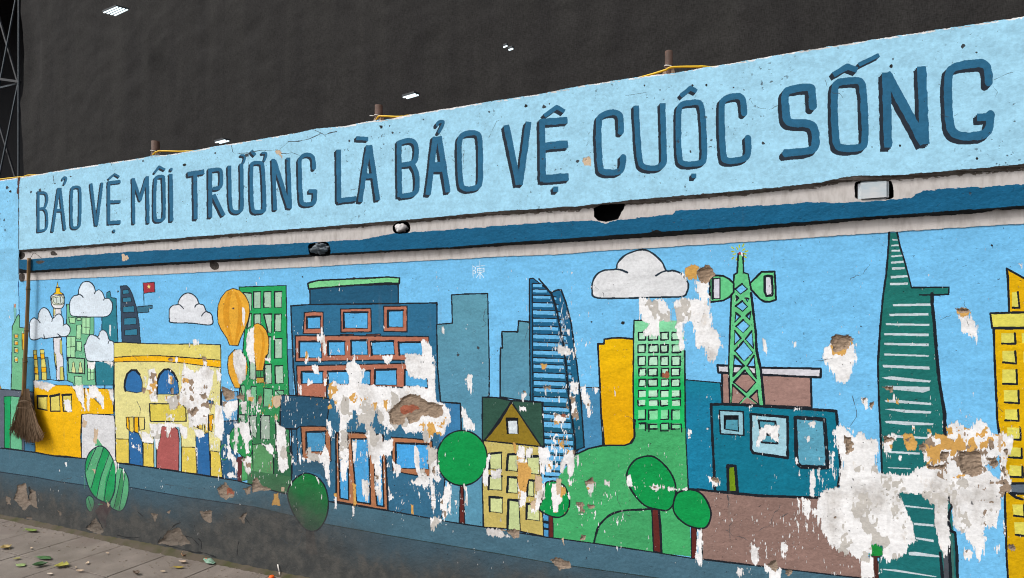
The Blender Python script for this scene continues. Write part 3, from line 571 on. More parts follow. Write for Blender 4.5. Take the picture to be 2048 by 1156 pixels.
# -- glass tower on the right
o = ob('painted_tower', None, 'tall tapering teal painted tower with white floor bars and a helipad arm')
TW = paint('#1e6f68', grad=('#1c6a6c', 1.4, .9))
shape('x', o, TW, '520,85 605,85 640,250 700,450 768,715 1195,712 1190,785 1005,800 1010,900 1040,1156 y: 1070,480 1110,750 1150,1110 z: 1155,420 A: 1200,200 1310,1156 1320,1400 390,1400 395,900 300,300 z: 430,830 410,100 y: 385,500 x: 412,1156 445,800 485,500 505,200', 0)
for s, w_ in (('515,90 500,330 480,560 445,800 412,1156 y: 385,500 400,1000 z: 415,320 432,830', 3.6), ('605,88 640,250 700,450 768,712 1195,708 1190,788 1080,795 860,795', 3), ('1000,780 1005,900 1030,1156 y: 1062,480 1085,700 1145,1080 z: 1150,400', 6)): line('x', o, s, w_, px=True)
WB = paint('#c0ced5', .6, .8, .5)
bars_ = ['x:550,158 612,165 610,175 552,175', '540,225 620,222 622,240 538,243', '540,285 635,280 638,300 542,303', '530,350 655,338 668,355 545,368', '532,418 675,405 682,430 540,440', '542,482 690,478 690,502 548,510', '530,580 720,570 728,592 535,608', '522,660 728,655 725,680 525,686', '555,900 980,892 985,918 560,925', '515,1010 960,1002 962,1030 520,1036', '475,1118 970,1125 970,1148 480,1140']
bars_ = [b.replace('x:', '') for b in bars_]
for b in bars_: shape('x', ob('painted_floor_bar', o), WB, b)
for b in ('458,148 965,155 965,185 458,172', '456,260 965,268 965,298 460,284', '455,380 968,400 960,418 460,402', '440,510 970,530 975,565 445,538', '430,655 540,640 990,690 975,710 700,695 480,672', '460,748 975,762 975,800 900,825 545,790', '460,915 560,905 995,945 990,968 480,935', '460,1015 540,1010 995,1040 985,1065 700,1055'): shape('y', ob('painted_floor_bar', o), WB, b)
for b in ('460,240 540,235 1020,265 1010,288 700,285 480,262', '580,398 1060,430 1055,448 590,430', '500,578 860,598 860,622 510,602', '495,765 760,775 760,788 510,775', 'A: 690,325 1012,362 1010,375 695,345', 'A: 790,525 1020,545 1022,570 800,552', 'A: 815,690 1022,720 1022,748 820,712', 'A: 735,860 800,855 1090,900 1085,920 740,895', 'A: 440,1050 600,1060 1060,1138 1040,1145 700,1098 450,1062'): shape('z', ob('painted_floor_bar', o), WB, b)
shape('A', o, '#4b5058', '1130,900 1185,860 1195,1156 1200,1400 1145,1400'); line('A', o, '1095,870 1120,1156 1130,1400', 5, px=True); shape('A', o, '#3d6c66', '1190,215 1205,560 1240,700 1258,1156 1250,1400 1215,1400 1200,800')
line('A', o, '1190,210 1228,340 1200,400 1185,500 1215,620 1265,640 1285,900 1300,1400', 5, px=True); line('A', o, '1195,780 1215,1156 1220,1400', 5, px=True)
# -- far right yellow building
o = ob('painted_building', None, 'yellow painted tower block with pale square windows at the right edge')
shape('x', o, paint('#dbab06'), '1850,495 2048,605 2600,800 2600,1000 1880,995 1865,600', 4); shape('x', o, '#d7cf5c', '1665,1005 2048,995 2700,985 y: 2700,90 2048,85 1685,88', 3.4)
shape('y', o, paint('#deb107', grad=('#c99f05', 1.4, .9)), '1702,95 2700,95 A: 2700,2200 1890,2200 1865,1156 1850,900 1830,260 z: 1840,940 1765,370 y: 1745,1156 1720,600', 4)
for T, q, l in (('x', '1910,765 1970,760 1985,935 1912,930', 'x:1985,765 2005,945 1935,945'), ('y', '1790,150 1935,148 1940,262 1792,258', 0), ('y', '1800,350 1940,350 1948,488 1805,470', 0), ('y', '1800,562 1955,562 1958,722 1802,715', 0), ('y', '1818,800 1975,800 1980,940 1822,925', 0), ('y', '1830,1018 1972,1018 1978,1140 1830,1130', 0), ('z', '1856,312 1998,316 1998,442 1860,440', 0), ('z', '1875,535 2012,545 2010,652 1872,640', 0), ('z', '1885,742 2022,750 2022,872 1880,860', 0), ('A', '1915,318 2038,320 2040,450 1930,435', 0), ('A', '1935,520 2070,520 2075,675 1945,650', 0)):
    k = ob('painted_window', o); p = shape(T, k, '#d9d15e', q); line('X', k, [(p[1][0]+1.5, p[1][1]+1), (p[2][0]+2, p[2][1]+1.5), (p[3][0]+1, p[3][1]+2)], 3.6, px=True)
for T, q in (('y', '2020,150 2200,150 2200,265 2030,262'), ('y', '2040,360 2220,360 2220,490 2040,485'), ('z', '2080,320 2220,320 2220,440 2080,440')): shape(T, ob('painted_window', o), '#d9d15e', q)
shape('z', o, '#5a6774', '1885,950 2048,948 2700,940 2700,1080 2048,1068 1882,1058', 4); line('A', o, '1895,195 1960,240 2035,262', 4, px=True)
o = ob('painted_tree', None, 'tiny green painted fir at the foot of the teal tower'); shape('A', o, '#4a2a24', '270,905 415,900 412,920 378,920 395,1156 400,1400 360,1400 330,1000 318,918', 1)
shape('A', o, '#1d8a3d', '300,770 335,775 372,755 385,790 420,800 440,830 430,850 455,880 400,905 270,895 300,865 290,845 315,838')
# ================================================================== road and foot of the wall
RT = np.array([(-150,872),(0,896),(70,904.7),(115,913),(163,916.5),(200,920),(235,926),(296,934),(355,943),(420,953),(474,961.5),(560,985),(656,1003),(774,1021),(830,1031),(900,1044),(966,1054),(1087,1073.5),(1107,1076),(1188,1086.6),(1318,1106),(1383,1116.5),(1532,1134),(1694,1153),(2210,1222)])
RB = np.array([(-150,922),(0,944),(70,954),(120,963.5),(173,971),(259,974.4),(370,994),(511,1014),(655,1048.8),(787,1072.5),(1012,1110),(1100,1126),(1258,1148),(1500,1182),(2210,1282)])
ROAD = paint('#456879', .6, 1.1, 1.0, None, 'paint_road_blue'); FOOT = paint('#3d5766', .65, 1.3, 1.25, ('#3f4c52', .45, .10), 'paint_foot_slate')
rt, rb = below(RT, .5), below(RB, .5)
LAB[onwall & rt] = key(o_dado, ROAD); LAB[onwall & rb] = key(o_foot, FOOT)
line('X', o_dado, RT, 2.2, px=True); line('X', o_dado, RB[:8], 1.6, INKB, px=True); line('X', o_foot, RB[7:], 2, paint('#2c3d40'), px=True)
# things painted over the road
o = ob('painted_tree', None, 'striped two tone green painted tree near the left end')
shape('c', o, '#4f3a3e', '715,650 760,600 755,560 800,560 850,600 840,640 815,680 800,720 805,760 770,815 760,760 745,700')
CA, CB = '#1f9557', '#57a677'
crown_m = '650,400 643,330 650,270 680,205 745,160 800,178 850,255 880,345 874,450 850,540 815,590 790,580 760,570 720,545 680,490'
k1 = ob('painted_crown', o); p1 = shape('c', k1, CA, crown_m, 0, True); r0_, c0_, m_ = mask_poly(p1); sv = LAB[r0_:r0_+m_.shape[0], c0_:c0_+m_.shape[1]].copy()
for i, (xa, xb) in enumerate(((690, 640), (730, 690), (800, 760), (830, 840), (880, 900))):
    pass
for s in ('735,100 778,160 745,290 685,470 640,480 640,380', '830,210 848,270 800,400 775,600 740,600 725,540 760,420 800,270'): fill('c', k1, paint(CB), s)
v_ = LAB[r0_:r0_+m_.shape[0], c0_:c0_+m_.shape[1]]
out_ = ~m_ & (v_ == key(k1, paint(CB))); v_[out_] = sv[out_]
for q in ('728,168 690,250 655,350', '785,168 740,290 690,475', '830,205 760,400 730,550', '850,280 805,440 785,585'): line('c', k1, q, 1.3, INKB, px=True)
line('X', k1, p1, 1.8, INKB, closed=True, px=True)
k2 = ob('painted_crown', o); p2 = shape('c', k2, CB, '878,340 905,322 940,345 970,410 972,500 950,600 915,648 865,640 830,600 865,500', 1.8, True, INKB)
fill('c', k2, paint('#3b8757'), '915,345 940,365 925,480 900,600 870,630 865,590 900,450')
for q in ('918,340 895,470 860,625', '945,370 925,500 900,640'): line('c', k2, q, 1.2, INKB, px=True)
k3 = ob('painted_leaf', o); shape('c', k3, '#4c9a6e', '650,560 670,535 700,548 712,590 700,640 680,655 655,620', 1.4, True, INKB); line('c', k3, '665,550 695,640', 1, INKB, px=True)
o = ob('painted_tree', None, 'dark green egg shaped painted tree half lost in soot by the pavement')
shape('C', o, paint('#4a3030', .6, 1, 1.6), '445,400 510,400 540,600 450,590')
crown('l', o, '345,402 450,450 540,560 582,740 560,920 480,1060 390,1098 290,1060 170,900 100,720 100,590 170,480 260,415', paint('#15753a', .62, 1, 1.2, ('#1c5a3a', .6, .3)), 2.4)
# ================================================================== lettering
LBL = paint('#2a6486', .5, .5, .2, None, 'paint_letter_blue'); LDK = paint('#262f3a', .5, .5, .2, None, 'paint_letter_dark')
NLET = [0]
def letter(T, lab, wd, strokes, extra=()):
    """strokes: (polyline, closed[, width]) of one letter; a dark drop shadow first, the blue letter over it"""
    o = ob('letter', o_band, lab); sc = CR[T][2]
    def rnd(q, c):
        p = pts(T, q)
        if len(p) < 4: return p
        for _ in range(2):                      # round the corners of hand-drawn strokes
            m = len(p); n_ = []
            if not c: n_.append(p[0])
            for i in range(m if c else m-1):
                a, b = p[i], p[(i+1) % m]; n_ += [(a[0]*.75+b[0]*.25, a[1]*.75+b[1]*.25), (a[0]*.25+b[0]*.75, a[1]*.25+b[1]*.75)]
            if not c: n_.append(p[-1])
            p = n_
        return p
    allst = [(rnd(s[0], s[1]), s[1], (s[2] if len(s) > 2 else wd)*sc) for s in strokes]
    for n_ in range(3):
        f = (n_+1)/3
        for s, c, w_ in allst: line('X', o, s, w_*.96, LDK, closed=c, off='band', butt=True, wob=.10, shift=(-wd*sc*.47*f, wd*sc*.52*f))
    for s, c, w_ in allst: line('X', o, s, w_, LBL, closed=c, off='band', butt=True, wob=.12)
def tip(wd, *s): return [(q, False) for q in s]
L_ = letter
L_('E', 'painted letter B', 29, [('463,440 463,925', 0), ('463,452 540,450 566,480 566,570 540,640 470,648', 0), ('530,645 566,690 568,860 545,905 468,915', 0)])
L_('E', 'painted letter A with a hook above', 33, [('632,920 708,400', 0), ('725,400 782,895', 0), ('665,665 758,665', 0), ('755,295 765,270 795,268 798,295 775,350', 0, 24)])
L_('E', 'painted letter O', 33, [('860,410 885,385 950,383 968,410 965,820 945,870 880,880 860,845', 1)])
L_('E', 'painted letter V', 33, [('1097,345 1158,845', 0), ('1230,335 1165,845', 0)])
L_('E', 'painted letter E with a circumflex and a dot below', 34, [('1311,325 1312,830', 0), ('1300,335 1448,318', 0, 40), ('1310,565 1450,558', 0, 36), ('1310,815 1450,805', 0, 40), ('1310,288 1380,228 1435,262', 0, 24), ('1375,900 1375,925', 0, 28)])
L_('E', 'painted letter M', 36, [('1605,282 1612,825', 0), ('1605,290 1690,535 1768,270', 0), ('1775,258 1784,818', 0)])
L_('F', 'painted letter O with a circumflex', 40, [('60,410 95,378 158,375 166,400 176,860 150,905 80,915 55,880', 1), ('55,335 110,260 180,295', 0, 28)])
L_('F', 'painted letter I', 44, [('252,350 260,915', 0), ('258,280 258,305', 0, 32)])
L_('F', 'painted letter T', 50, [('458,350 650,322', 0, 56), ('545,360 552,890', 0)])
L_('F', 'painted letter R', 48, [('724,285 727,870', 0), ('724,305 840,288 862,320 862,480 835,518 770,522', 0, 44), ('765,600 885,845', 0, 50)])
L_('F', 'painted letter U with a horn', 44, [('956,250 966,740 1000,808 1085,803 1112,760 1102,228', 0), ('1095,122 1140,125 1145,160 1125,215', 0, 26)])
L_('F', 'painted letter O with a horn and a grave accent', 46, [('1215,240 1250,212 1340,210 1360,240 1385,770 1360,800 1260,808 1228,770', 1), ('1220,70 1265,120', 0, 40), ('1352,95 1400,92 1400,130 1375,190', 0, 28)])
L_('F', 'painted letter N in the second word', 46, [('1485,172 1508,782', 0), ('1498,185 1672,750', 0, 50), ('1665,155 1688,760', 0)])
L_('F', 'painted letter G in the second word', 48, [('1975,285 1972,160 1930,115 1850,118 1805,170 1800,220 1816,680 1850,718 1945,712 1985,685 1990,548', 0), ('1990,555 1915,555', 0, 44)])
L_('G', 'painted letter L', 52, [('325,395 332,985', 0), ('320,975 527,950', 0, 58)])
L_('G', 'painted letter A with a grave accent', 54, [('572,985 665,350', 0), ('682,345 772,965', 0), ('610,695 740,690', 0, 56), ('530,262 660,272', 0, 46)])
L_('G', 'second painted letter B', 54, [('1013,300 1021,930', 0), ('1013,318 1100,290 1165,288 1213,340 1213,480 1180,550 1040,568', 0), ('1170,570 1220,660 1222,840 1190,900 1035,925', 0)])
L_('G', 'second painted letter A with a hook above', 62, [('1345,905 1425,250', 0), ('1470,245 1570,875', 0), ('1370,595 1540,590', 0, 110), ('1448,115 1450,90 1490,68 1528,80 1465,200', 0, 36)])
L_('G', 'second painted letter O', 58, [('1690,290 1745,212 1880,198 1925,225 1938,300 1945,780 1900,830 1760,845 1712,800', 1)])
L_('H', 'second painted letter V', 68, [('300,288 440,960', 0), ('553,250 455,960', 0)])
L_('H', 'second painted letter E with a circumflex and a dot below', 68, [('707,225 717,925', 0), ('690,252 993,228', 0, 78), ('715,528 998,500', 0, 88), ('715,895 1006,872', 0, 88), ('735,180 870,80 960,128', 0, 50), ('862,988 862,1040', 0, 56)])
L_('I', 'painted letter C in the word before the last', 68, [('352,602 348,420 320,372 240,362 135,400 92,470 110,1000 150,1052 320,1052 372,1000 378,872', 0)])
L_('I', 'painted letter U', 64, [('525,295 560,930 610,998 760,1008 838,960 845,880 826,268', 0)])
L_('I', 'painted letter O with a circumflex and a dot below', 64, [('1005,330 1045,270 1230,246 1278,290 1295,560 1305,900 1270,950 1060,962 1010,900', 1), ('1035,182 1142,90 1212,128', 0, 50), ('1182,1068 1182,1115', 0, 56)])
L_('I', 'second painted letter C, at the end of its word', 70, [('1755,385 1745,220 1690,172 1540,206 1490,270 1512,870 1545,922 1700,912 1785,880 1805,800 1795,652', 0)])
L_('J', 'painted letter S', 78, [('480,580 475,400 455,366 250,392 198,440 210,680 250,738 450,735 505,790 515,950 480,1012 195,1040', 0)])
L_('J', 'painted letter O with a circumflex and an acute accent', 72, [('690,370 740,318 940,300 988,350 1000,640 1012,940 960,985 750,992 706,930', 1), ('690,248 830,165 925,200', 0, 58), ('945,148 1145,50', 0, 42)])
L_('K', 'painted letter N in the last word', 88, [('170,345 190,1125', 0), ('172,350 568,1085', 0, 100), ('543,280 575,1090', 0, 96)])
L_('K', 'painted letter G at the right end', 88, [('1248,455 1240,290 1190,244 1080,248 880,278 812,360 832,900 880,985 1000,1018 1195,1000 1260,930 1265,770', 0), ('1300,805 1128,812', 0, 80)])
# scratched sign in the sky
o = ob('scratched_mark', None, 'thin white scratched characters below the ledge'); WH = paint('#e4eef2', .6, .5, .2); CR['W'] = (500, 420, .25)
for s in ('1782,440 1785,540', '1782,450 1805,460 1800,480 1785,485 1805,490 1805,505 1785,508', '1838,405 1840,550', '1812,450 1880,445', '1818,470 1820,500 1872,495 1872,465 1818,470', '1820,482 1872,480', '1838,500 1812,540', '1840,500 1870,540'): line('W', o, s, 1.0, WH, px=True)
def bare_mat():
    m = paint('#d9d9d9', .85, .7, 1.2, None, 'bare_white_plaster'); n = m.node_tree; gp = [x for x in n.nodes if x.type == 'GROUP'][0]
    ge = n.nodes.new('ShaderNodeNewGeometry'); prev = None
    for sc, st, lo, hi, c in ((4, (1, 1, .8), .52, .64, '#bcb8b4'), (11, (1, 1, .5), .58, .68, '#c9bfb3'), (80, (1, 1, .6), .66, .74, '#8f8b87')):
        mp = n.nodes.new('ShaderNodeMapping'); mp.inputs['Scale'].default_value = st; no = n.nodes.new('ShaderNodeTexNoise'); no.inputs['Scale'].default_value = sc; no.inputs['Detail'].default_value = 7; no.inputs['Roughness'].default_value = .68
        mr = n.nodes.new('ShaderNodeMapRange'); mr.inputs['From Min'].default_value = lo; mr.inputs['From Max'].default_value = hi; mr.inputs['To Max'].default_value = .85
        mx = n.nodes.new('ShaderNodeMix'); mx.data_type = 'RGBA'; mx.inputs[7].default_value = lin(c)+(1,)
        if prev is None: mx.inputs[6].default_value = lin('#ebebec')+(1,)
        else: n.links.new(prev, mx.inputs[6])
        n.links.new(ge.outputs['Position'], mp.inputs[0]); n.links.new(mp.outputs[0], no.inputs['Vector']); n.links.new(no.outputs['Fac'], mr.inputs['Value']); n.links.new(mr.outputs[0], mx.inputs[0]); prev = mx.outputs[2]
    n.links.new(prev, gp.inputs['Color']); return m
# ================================================================== damage: where the paint has come off
BARE = bare_mat()
OCH = paint('#cfa058', .85, 1.2, .8, None, 'ochre_undercoat'); MOR = paint('#98836f', .95, 1.8, .7, ('#8f8072', 1.6, .2), 'grey_brown_mortar'); BRK = paint('#9c5c47', .95, 2.0, .5, None, 'old_brick'); BEI = paint('#c9b298', .9, 1.2, .8, None, 'beige_undercoat')
GRW = paint('#bfbbb5', .85, .8, 1.2, None, 'grey_plaster')
PEEL = [l.split('|') for l in '''b|460,490 620,490 680,520 745,545 640,620 540,595 480,560
b|980,560 1130,530 1150,880 1080,750
b|1185,220 1290,225 1280,330 1215,330
b|1190,540 1300,545 1400,690 1430,880 1380,860 1300,700 1200,720
b|1150,560 1215,640 1210,900 1180,860
b|1460,600 1540,600 1535,790 1490,700
b|1350,215 1545,220 1540,345 1500,260
b|868,740 960,755 972,905 868,900
e|1255,-10 1330,-10 1330,50 1260,60
e|1210,45 1240,45 1225,95
e|650,400 700,370 760,420 780,560 760,720 785,830 700,830 620,640 655,530
e|1100,430 1150,330 1230,400 1300,440 1380,345 1480,350 1530,430 1512,650 1460,800 1465,870 1480,980 1400,1156 1200,1156 1180,920 1060,850 1080,700 1090,560
e|870,765 1060,740 1090,860 1040,940 960,935
e|1580,400 1650,450 1640,620 1600,560
e|1010,220 1060,230 1050,320 1020,300
e|1350,190 1400,220 1460,330 1420,360 1390,300
e|1790,150 1900,120 1980,280 1970,500 1910,610 1860,500 1800,330
e|1660,820 1880,820 1870,900 1720,1090 1665,950
e|1560,900 1650,900 1650,1156 1560,1156
e|945,480 985,490 990,600 950,590
f|540,240 940,250 1040,290 1040,430 1000,460 940,300 700,290 690,420 640,600 590,430 540,440
f|755,280 815,285 800,440 770,440
f|385,350 540,385 590,480 560,520 440,490
f|1060,60 1180,0 1330,0 1310,330 1260,180 1190,160 1130,330 1060,300
f|1420,0 1520,0 1540,200 1530,500 1470,450 1420,385 1400,200
f|1140,330 1260,330 1290,420 1200,450
f|1690,260 1800,210 1870,250 1925,460 1860,520 1895,640 1850,640 1810,470 1740,300 1735,660 1690,650
f|1600,420 1640,650 1735,800 1720,960 1650,760 1600,700
f|1590,940 1660,900 1735,985 1620,985
f|1810,750 1930,700 1870,940 1830,860
f|1520,610 1560,600 1570,720 1530,690
f|290,510 360,570 350,610 310,560
f|380,540 400,540 420,660 390,620
f|1160,560 1190,570 1190,930 1165,920
g|505,830 560,760 612,750 590,900 612,1156 540,1156 490,1000
j|492,660 515,760 545,900 530,1025 500,900 480,830
j|450,785 490,800 490,870 455,850
j|450,1045 505,1050 505,1130 460,1130
j|305,990 345,1000 345,1120 300,1110
j|785,910 810,910 805,970
h|490,0 590,0 612,140 622,300 520,190
h|480,640 540,590 600,800 520,740
h|395,760 480,760 482,960 430,880
h|780,780 850,860 800,850
h|740,180 830,170 810,240
h|1190,510 1245,560 1240,680 1195,640
h|1490,500 1600,770 1540,640
h|1550,450 1575,460 1575,560 1550,560
h|1395,290 1490,280 1480,390 1430,380
h|1460,160 1525,170 1525,240 1470,240
h|1330,450 1400,510 1330,530
h|1590,1030 1640,1040 1665,1156 1590,1156
i|890,0 1030,110 1040,420 1065,640 1000,700 930,690 900,450
i|700,310 850,330 862,490 760,410
i|1580,0 1650,60 1660,240 1600,160
i|1310,385 1370,350 1385,430 1500,470 1560,330 1622,440 1632,900 1580,880 1520,580 1400,560 1320,570
i|1190,290 1220,420 1235,610 1200,560
i|1450,780 1515,900 1480,860
i|430,530 560,500 560,580 440,580
k|590,290 640,245 720,290 830,280 830,180 780,110 790,30 880,-10 920,20 1000,110 990,200 960,290 1130,300 1440,320 1660,310 1780,340 1770,230 1690,230 1570,190 1520,90 1500,0 1500,-80 1620,-90 1730,-50 1690,-230 1760,-240 1840,-130 1860,150 1870,480 1960,540 2047,580 2040,740 1950,920 1850,880 1810,1000 1720,960 1690,860 1640,880 1500,850 1440,780 1340,860 1240,780 1200,760 1160,600 1080,780 1150,900 1240,880 1250,1000 1350,930 1340,1120 1230,1156 1060,1156 1040,880 1030,760 940,740 930,640 870,590 865,700 810,760 820,1156 700,1156 715,740 680,600 640,480 560,410
k|380,60 480,60 460,160 410,150
k|1200,-70 1340,-60 1320,30 1250,40
k|870,-90 905,-70 900,0 870,10
l|700,0 815,0 815,330 790,480 730,490 720,200
l|1070,0 1340,0 1340,180 1280,200 1220,140 1210,260 1220,640 1200,760 1160,640 1130,300 1080,220
l|860,0 930,0 900,260 870,240
l|980,470 1040,480 1075,620 1050,760 1000,640
l|1610,80 1670,80 1690,340 1740,320 1790,480 1740,600 1700,540 1600,540 1570,490 1660,440 1610,300
l|1780,60 1890,120 1890,420 1940,460 1880,500 1830,450 1870,800 1840,880 1800,520 1780,280
l|1990,480 2047,560 2030,900 1980,970 1930,740 1970,690
l|1780,920 1900,920 1940,960 1840,1090
l|640,640 690,640 680,830 650,820
l|870,800 925,790 885,905
l|1300,560 1345,690 1320,720
l|1330,200 1370,250 1455,340 1400,440 1370,350
n|520,170 565,180 565,380 545,420 510,300 500,220
n|430,560 490,600 590,780 590,830 480,860 440,700
n|1150,430 1200,370 1215,410 1175,500
n|1730,260 1860,260 1830,400 1760,410
n|1870,320 1920,300 1990,500 2005,640 1970,690 1880,470
n|1540,640 1750,650 1680,730 1550,790
n|1370,1050 1470,1060 1500,1156 1370,1156
n|1740,420 1810,430 1840,700 1780,700
n|1140,560 1200,560 1210,600 1150,610
m|1530,920 1700,910 1745,1000 1690,1030 1545,960
m|1690,705 1750,720 1740,800 1700,760
m|1730,360 1760,380 1745,450
m|190,670 215,680 215,755 200,750
o|1360,50 1450,30 1485,120 1430,345 1380,345
o|1700,40 1810,60 1805,160 1785,370 1740,395 1690,240 1640,345 1600,300
o|1440,180 1540,200 1520,330 1440,320
o|1500,430 1650,480 1720,560 1735,640 1650,570 1600,800 1540,800 1510,600
o|1110,0 1200,20 1210,140 1225,640 1200,730 1150,740 1120,600
o|1350,480 1445,440 1420,620 1370,770 1315,830 1262,760 1330,640
o|1205,30 1290,40 1280,160 1210,140
o|720,150 775,100 760,350 740,490 700,440
o|1925,430 2020,450 2000,600 1950,540
o|720,1000 900,1000 1010,1100 880,1110 760,1080
o|770,300 920,290 910,390 800,400
o|1820,720 1860,760 1905,830 1870,840
o|225,100 245,110 238,170
o|240,430 300,470 280,760 250,900 190,760 180,650 230,600
o|60,420 110,440 120,740 90,830 60,640
o|470,490 500,500 515,740 490,720
o|1810,130 1850,120 1855,300 1830,240
p|760,690 1110,720 1150,960 1080,970 1010,970 1030,1156 800,1156 880,1000 780,960 770,800
p|1170,750 1290,690 1480,700 1440,480 1600,500 1620,740 1640,1040 1740,1156 1440,1156 1400,980 1310,1000 1310,1156 1210,1156 1220,960
p|1260,400 1320,370 1350,500 1300,440
q|1430,0 1690,0 1760,180 1640,380 1590,360 1530,190 1460,240
q|1205,0 1320,0 1320,240 1270,230
q|800,0 880,0 850,70
q|230,690 300,690 270,770 240,760
u|1700,200 1990,230 2000,400 1920,640 1850,700 1760,670 1690,540 1590,400 1610,280
u|865,160 920,170 945,300 920,370 880,240
u|1245,205 1275,205 1260,262
u|835,260 860,270 855,330
u|690,970 750,970 715,1045
u|1260,985 1330,985 1330,1020 1260,1020
v|970,260 1110,290 1110,470 1040,430 990,380 900,480 860,520 900,330
v|1460,770 1520,780 1535,900 1530,1100 1460,1100
v|1550,770 1590,800 1560,930
v|1700,570 1750,620 1745,890 1700,760
v|770,60 820,60 790,130
v|1430,240 1530,250 1520,300 1440,290
v|1420,430 1480,430 1440,475
v|1290,660 1340,670 1340,720
v|80,320 135,340 130,440 80,450
v|280,310 315,320 300,365
v|320,870 440,880 440,960 370,1000
v|1560,1030 1610,1060 1600,1110
v|1790,280 1920,310 1980,410 z: 0,310 70,330 130,380 200,370 260,430 350,440 380,560 370,740 400,830 760,840 860,740 920,760 950,740 900,600 850,560 920,460 980,380 1150,400 1155,290 1280,240 1370,310 1440,320 1520,220 1600,250 1720,410 1790,380 1900,390 1920,500 1870,640 1850,720 1870,900 1890,930 1885,1040 A: 1840,190 1780,290 1720,560 1620,580 1610,700 1560,940 1530,990 1490,900 1480,790 1390,720 1340,650 1290,600 1220,570 1200,650 1180,860 1130,900 1070,700 1020,540 1010,330 880,210 700,190 630,180 690,330 780,500 790,600 810,720 740,800 700,850 640,910 490,960 430,920 390,1000 410,1100 380,1156 200,1156 180,950 40,850 w: 1850,900 1700,750 1590,600 1560,300 1580,240 v: 1640,1020 1800,980 1830,700 1780,520 1750,370
z|440,410 600,400 560,460 530,600 480,720 450,580
z|770,290 810,290 795,370
z|590,640 650,640 630,670
y|0,250 100,260 140,330 90,500 60,640 0,720
y|190,890 270,880 260,1000 240,980
y|545,830 590,880 575,960
y|300,980 330,985 320,1040
x|1285,1010 1430,1015 1510,1156 1330,1156
y|1310,0 1460,0 1515,100 1535,230 1480,290 1470,200 1420,185 1340,130
A|1370,820 1460,860 1420,940 1370,900
A|1690,785 1765,790 1745,870 1700,830
A|1810,520 1835,560 1825,680 1805,640
w|1320,240 1360,250 1360,390 1330,350
w|1385,245 1480,260 1440,465 1400,400
w|1490,340 1555,400 1530,460 1500,420
w|815,450 860,500 840,550
w|800,760 900,800 900,960 850,1000 800,930
w|1150,740 1230,780 1200,1000 1165,920
w|640,1015 735,1050 690,1140 640,1090
w|960,1000 1140,1060 1130,1200 1020,1150
w|190,595 240,600 250,940 230,1015 190,960
r|390,680 500,720 490,810 460,860 420,800
r|870,610 915,620 910,740 880,735
r|190,670 260,690 225,755
r|630,690 690,700 660,745
r|1125,750 1280,740 1330,770 1180,800
r|1330,775 1560,778 1560,795 1340,790
r|300,940 380,1075 340,1085
r|505,1040 525,1060 500,1115
r|290,400 340,410 320,580
r|1565,90 1615,110 1600,220 1565,200
c|870,290 885,330 870,360
R|1540,540 1600,600 1570,660
X|246,938 249,948 247,960
X|128,925 133,925 132,932
x|1990,440 2025,450 2020,480'''.splitlines()]
UNPEEL = [('A', '268,912 262,890 300,865 290,840 310,835 298,768 335,772 372,752 388,790 424,798 445,832 435,850 460,882 400,908 398,1156 405,1400 355,1400 335,1000 312,915'), ('z', '1610,750 1700,700 1760,620 1772,910 1690,860'), ('A', '630,185 690,200 780,215 870,205 885,300 960,330 1010,330 1020,600 1000,700 820,700 780,520 690,330'), ('A', '1188,205 1228,330 1215,420 1265,620 1200,640 1180,520')]
def sdf(p, pad=14, st=2):
    """signed distance (photo pixels, + inside) on a window of the cell grid"""
    q = (np.array(p, float)-(X0, Y0))*S; pd = pad*S
    c0, r0 = np.maximum(np.floor(q.min(0)-pd).astype(int), 0); c1, r1 = np.ceil(q.max(0)+pd).astype(int); c1, r1 = min(c1, GW), min(r1, GH)
    if c1 <= c0 or r1 <= r0: return None
    yy, xx = np.mgrid[r0:r1:st, c0:c1:st].astype(np.float32); d = np.full(yy.shape, 1e9, np.float32); ins = np.zeros(yy.shape, bool)
    for a, b in zip(q, np.roll(q, -1, 0)):
        v = b-a; l2 = max(float(v@v), 1e-6); t = np.clip(((xx-a[0])*v[0]+(yy-a[1])*v[1])/l2, 0, 1)
        d = np.minimum(d, (xx-a[0]-t*v[0])**2+(yy-a[1]-t*v[1])**2)
        if a[1] != b[1]: ins ^= ((a[1] > yy) != (b[1] > yy)) & (xx < v[0]*(yy-a[1])/(b[1]-a[1])+a[0])
    d = np.sqrt(d)/S; d[~ins] *= -1
    d = np.repeat(np.repeat(d, st, 0), st, 1)[:r1-r0, :c1-c0]
    return r0, c0, d
FLD = np.full((GH, GW), -99, np.float32)
for T, s in PEEL:
    q = sdf(pts(T, s))
    if q:
        r0, c0, d = q; v = FLD[r0:r0+d.shape[0], c0:c0+d.shape[1]]; np.maximum(v, d, out=v)
KEEP = np.full((GH, GW), -99, np.float32)
for T, s in UNPEEL:
    r0, c0, d = sdf(pts(T, s)); v = KEEP[r0:r0+d.shape[0], c0:c0+d.shape[1]]; np.maximum(v, d, out=v)
peeled = (FLD+EDGE*.62 > 0) & ~(KEEP+EDGE*.5 > 0)
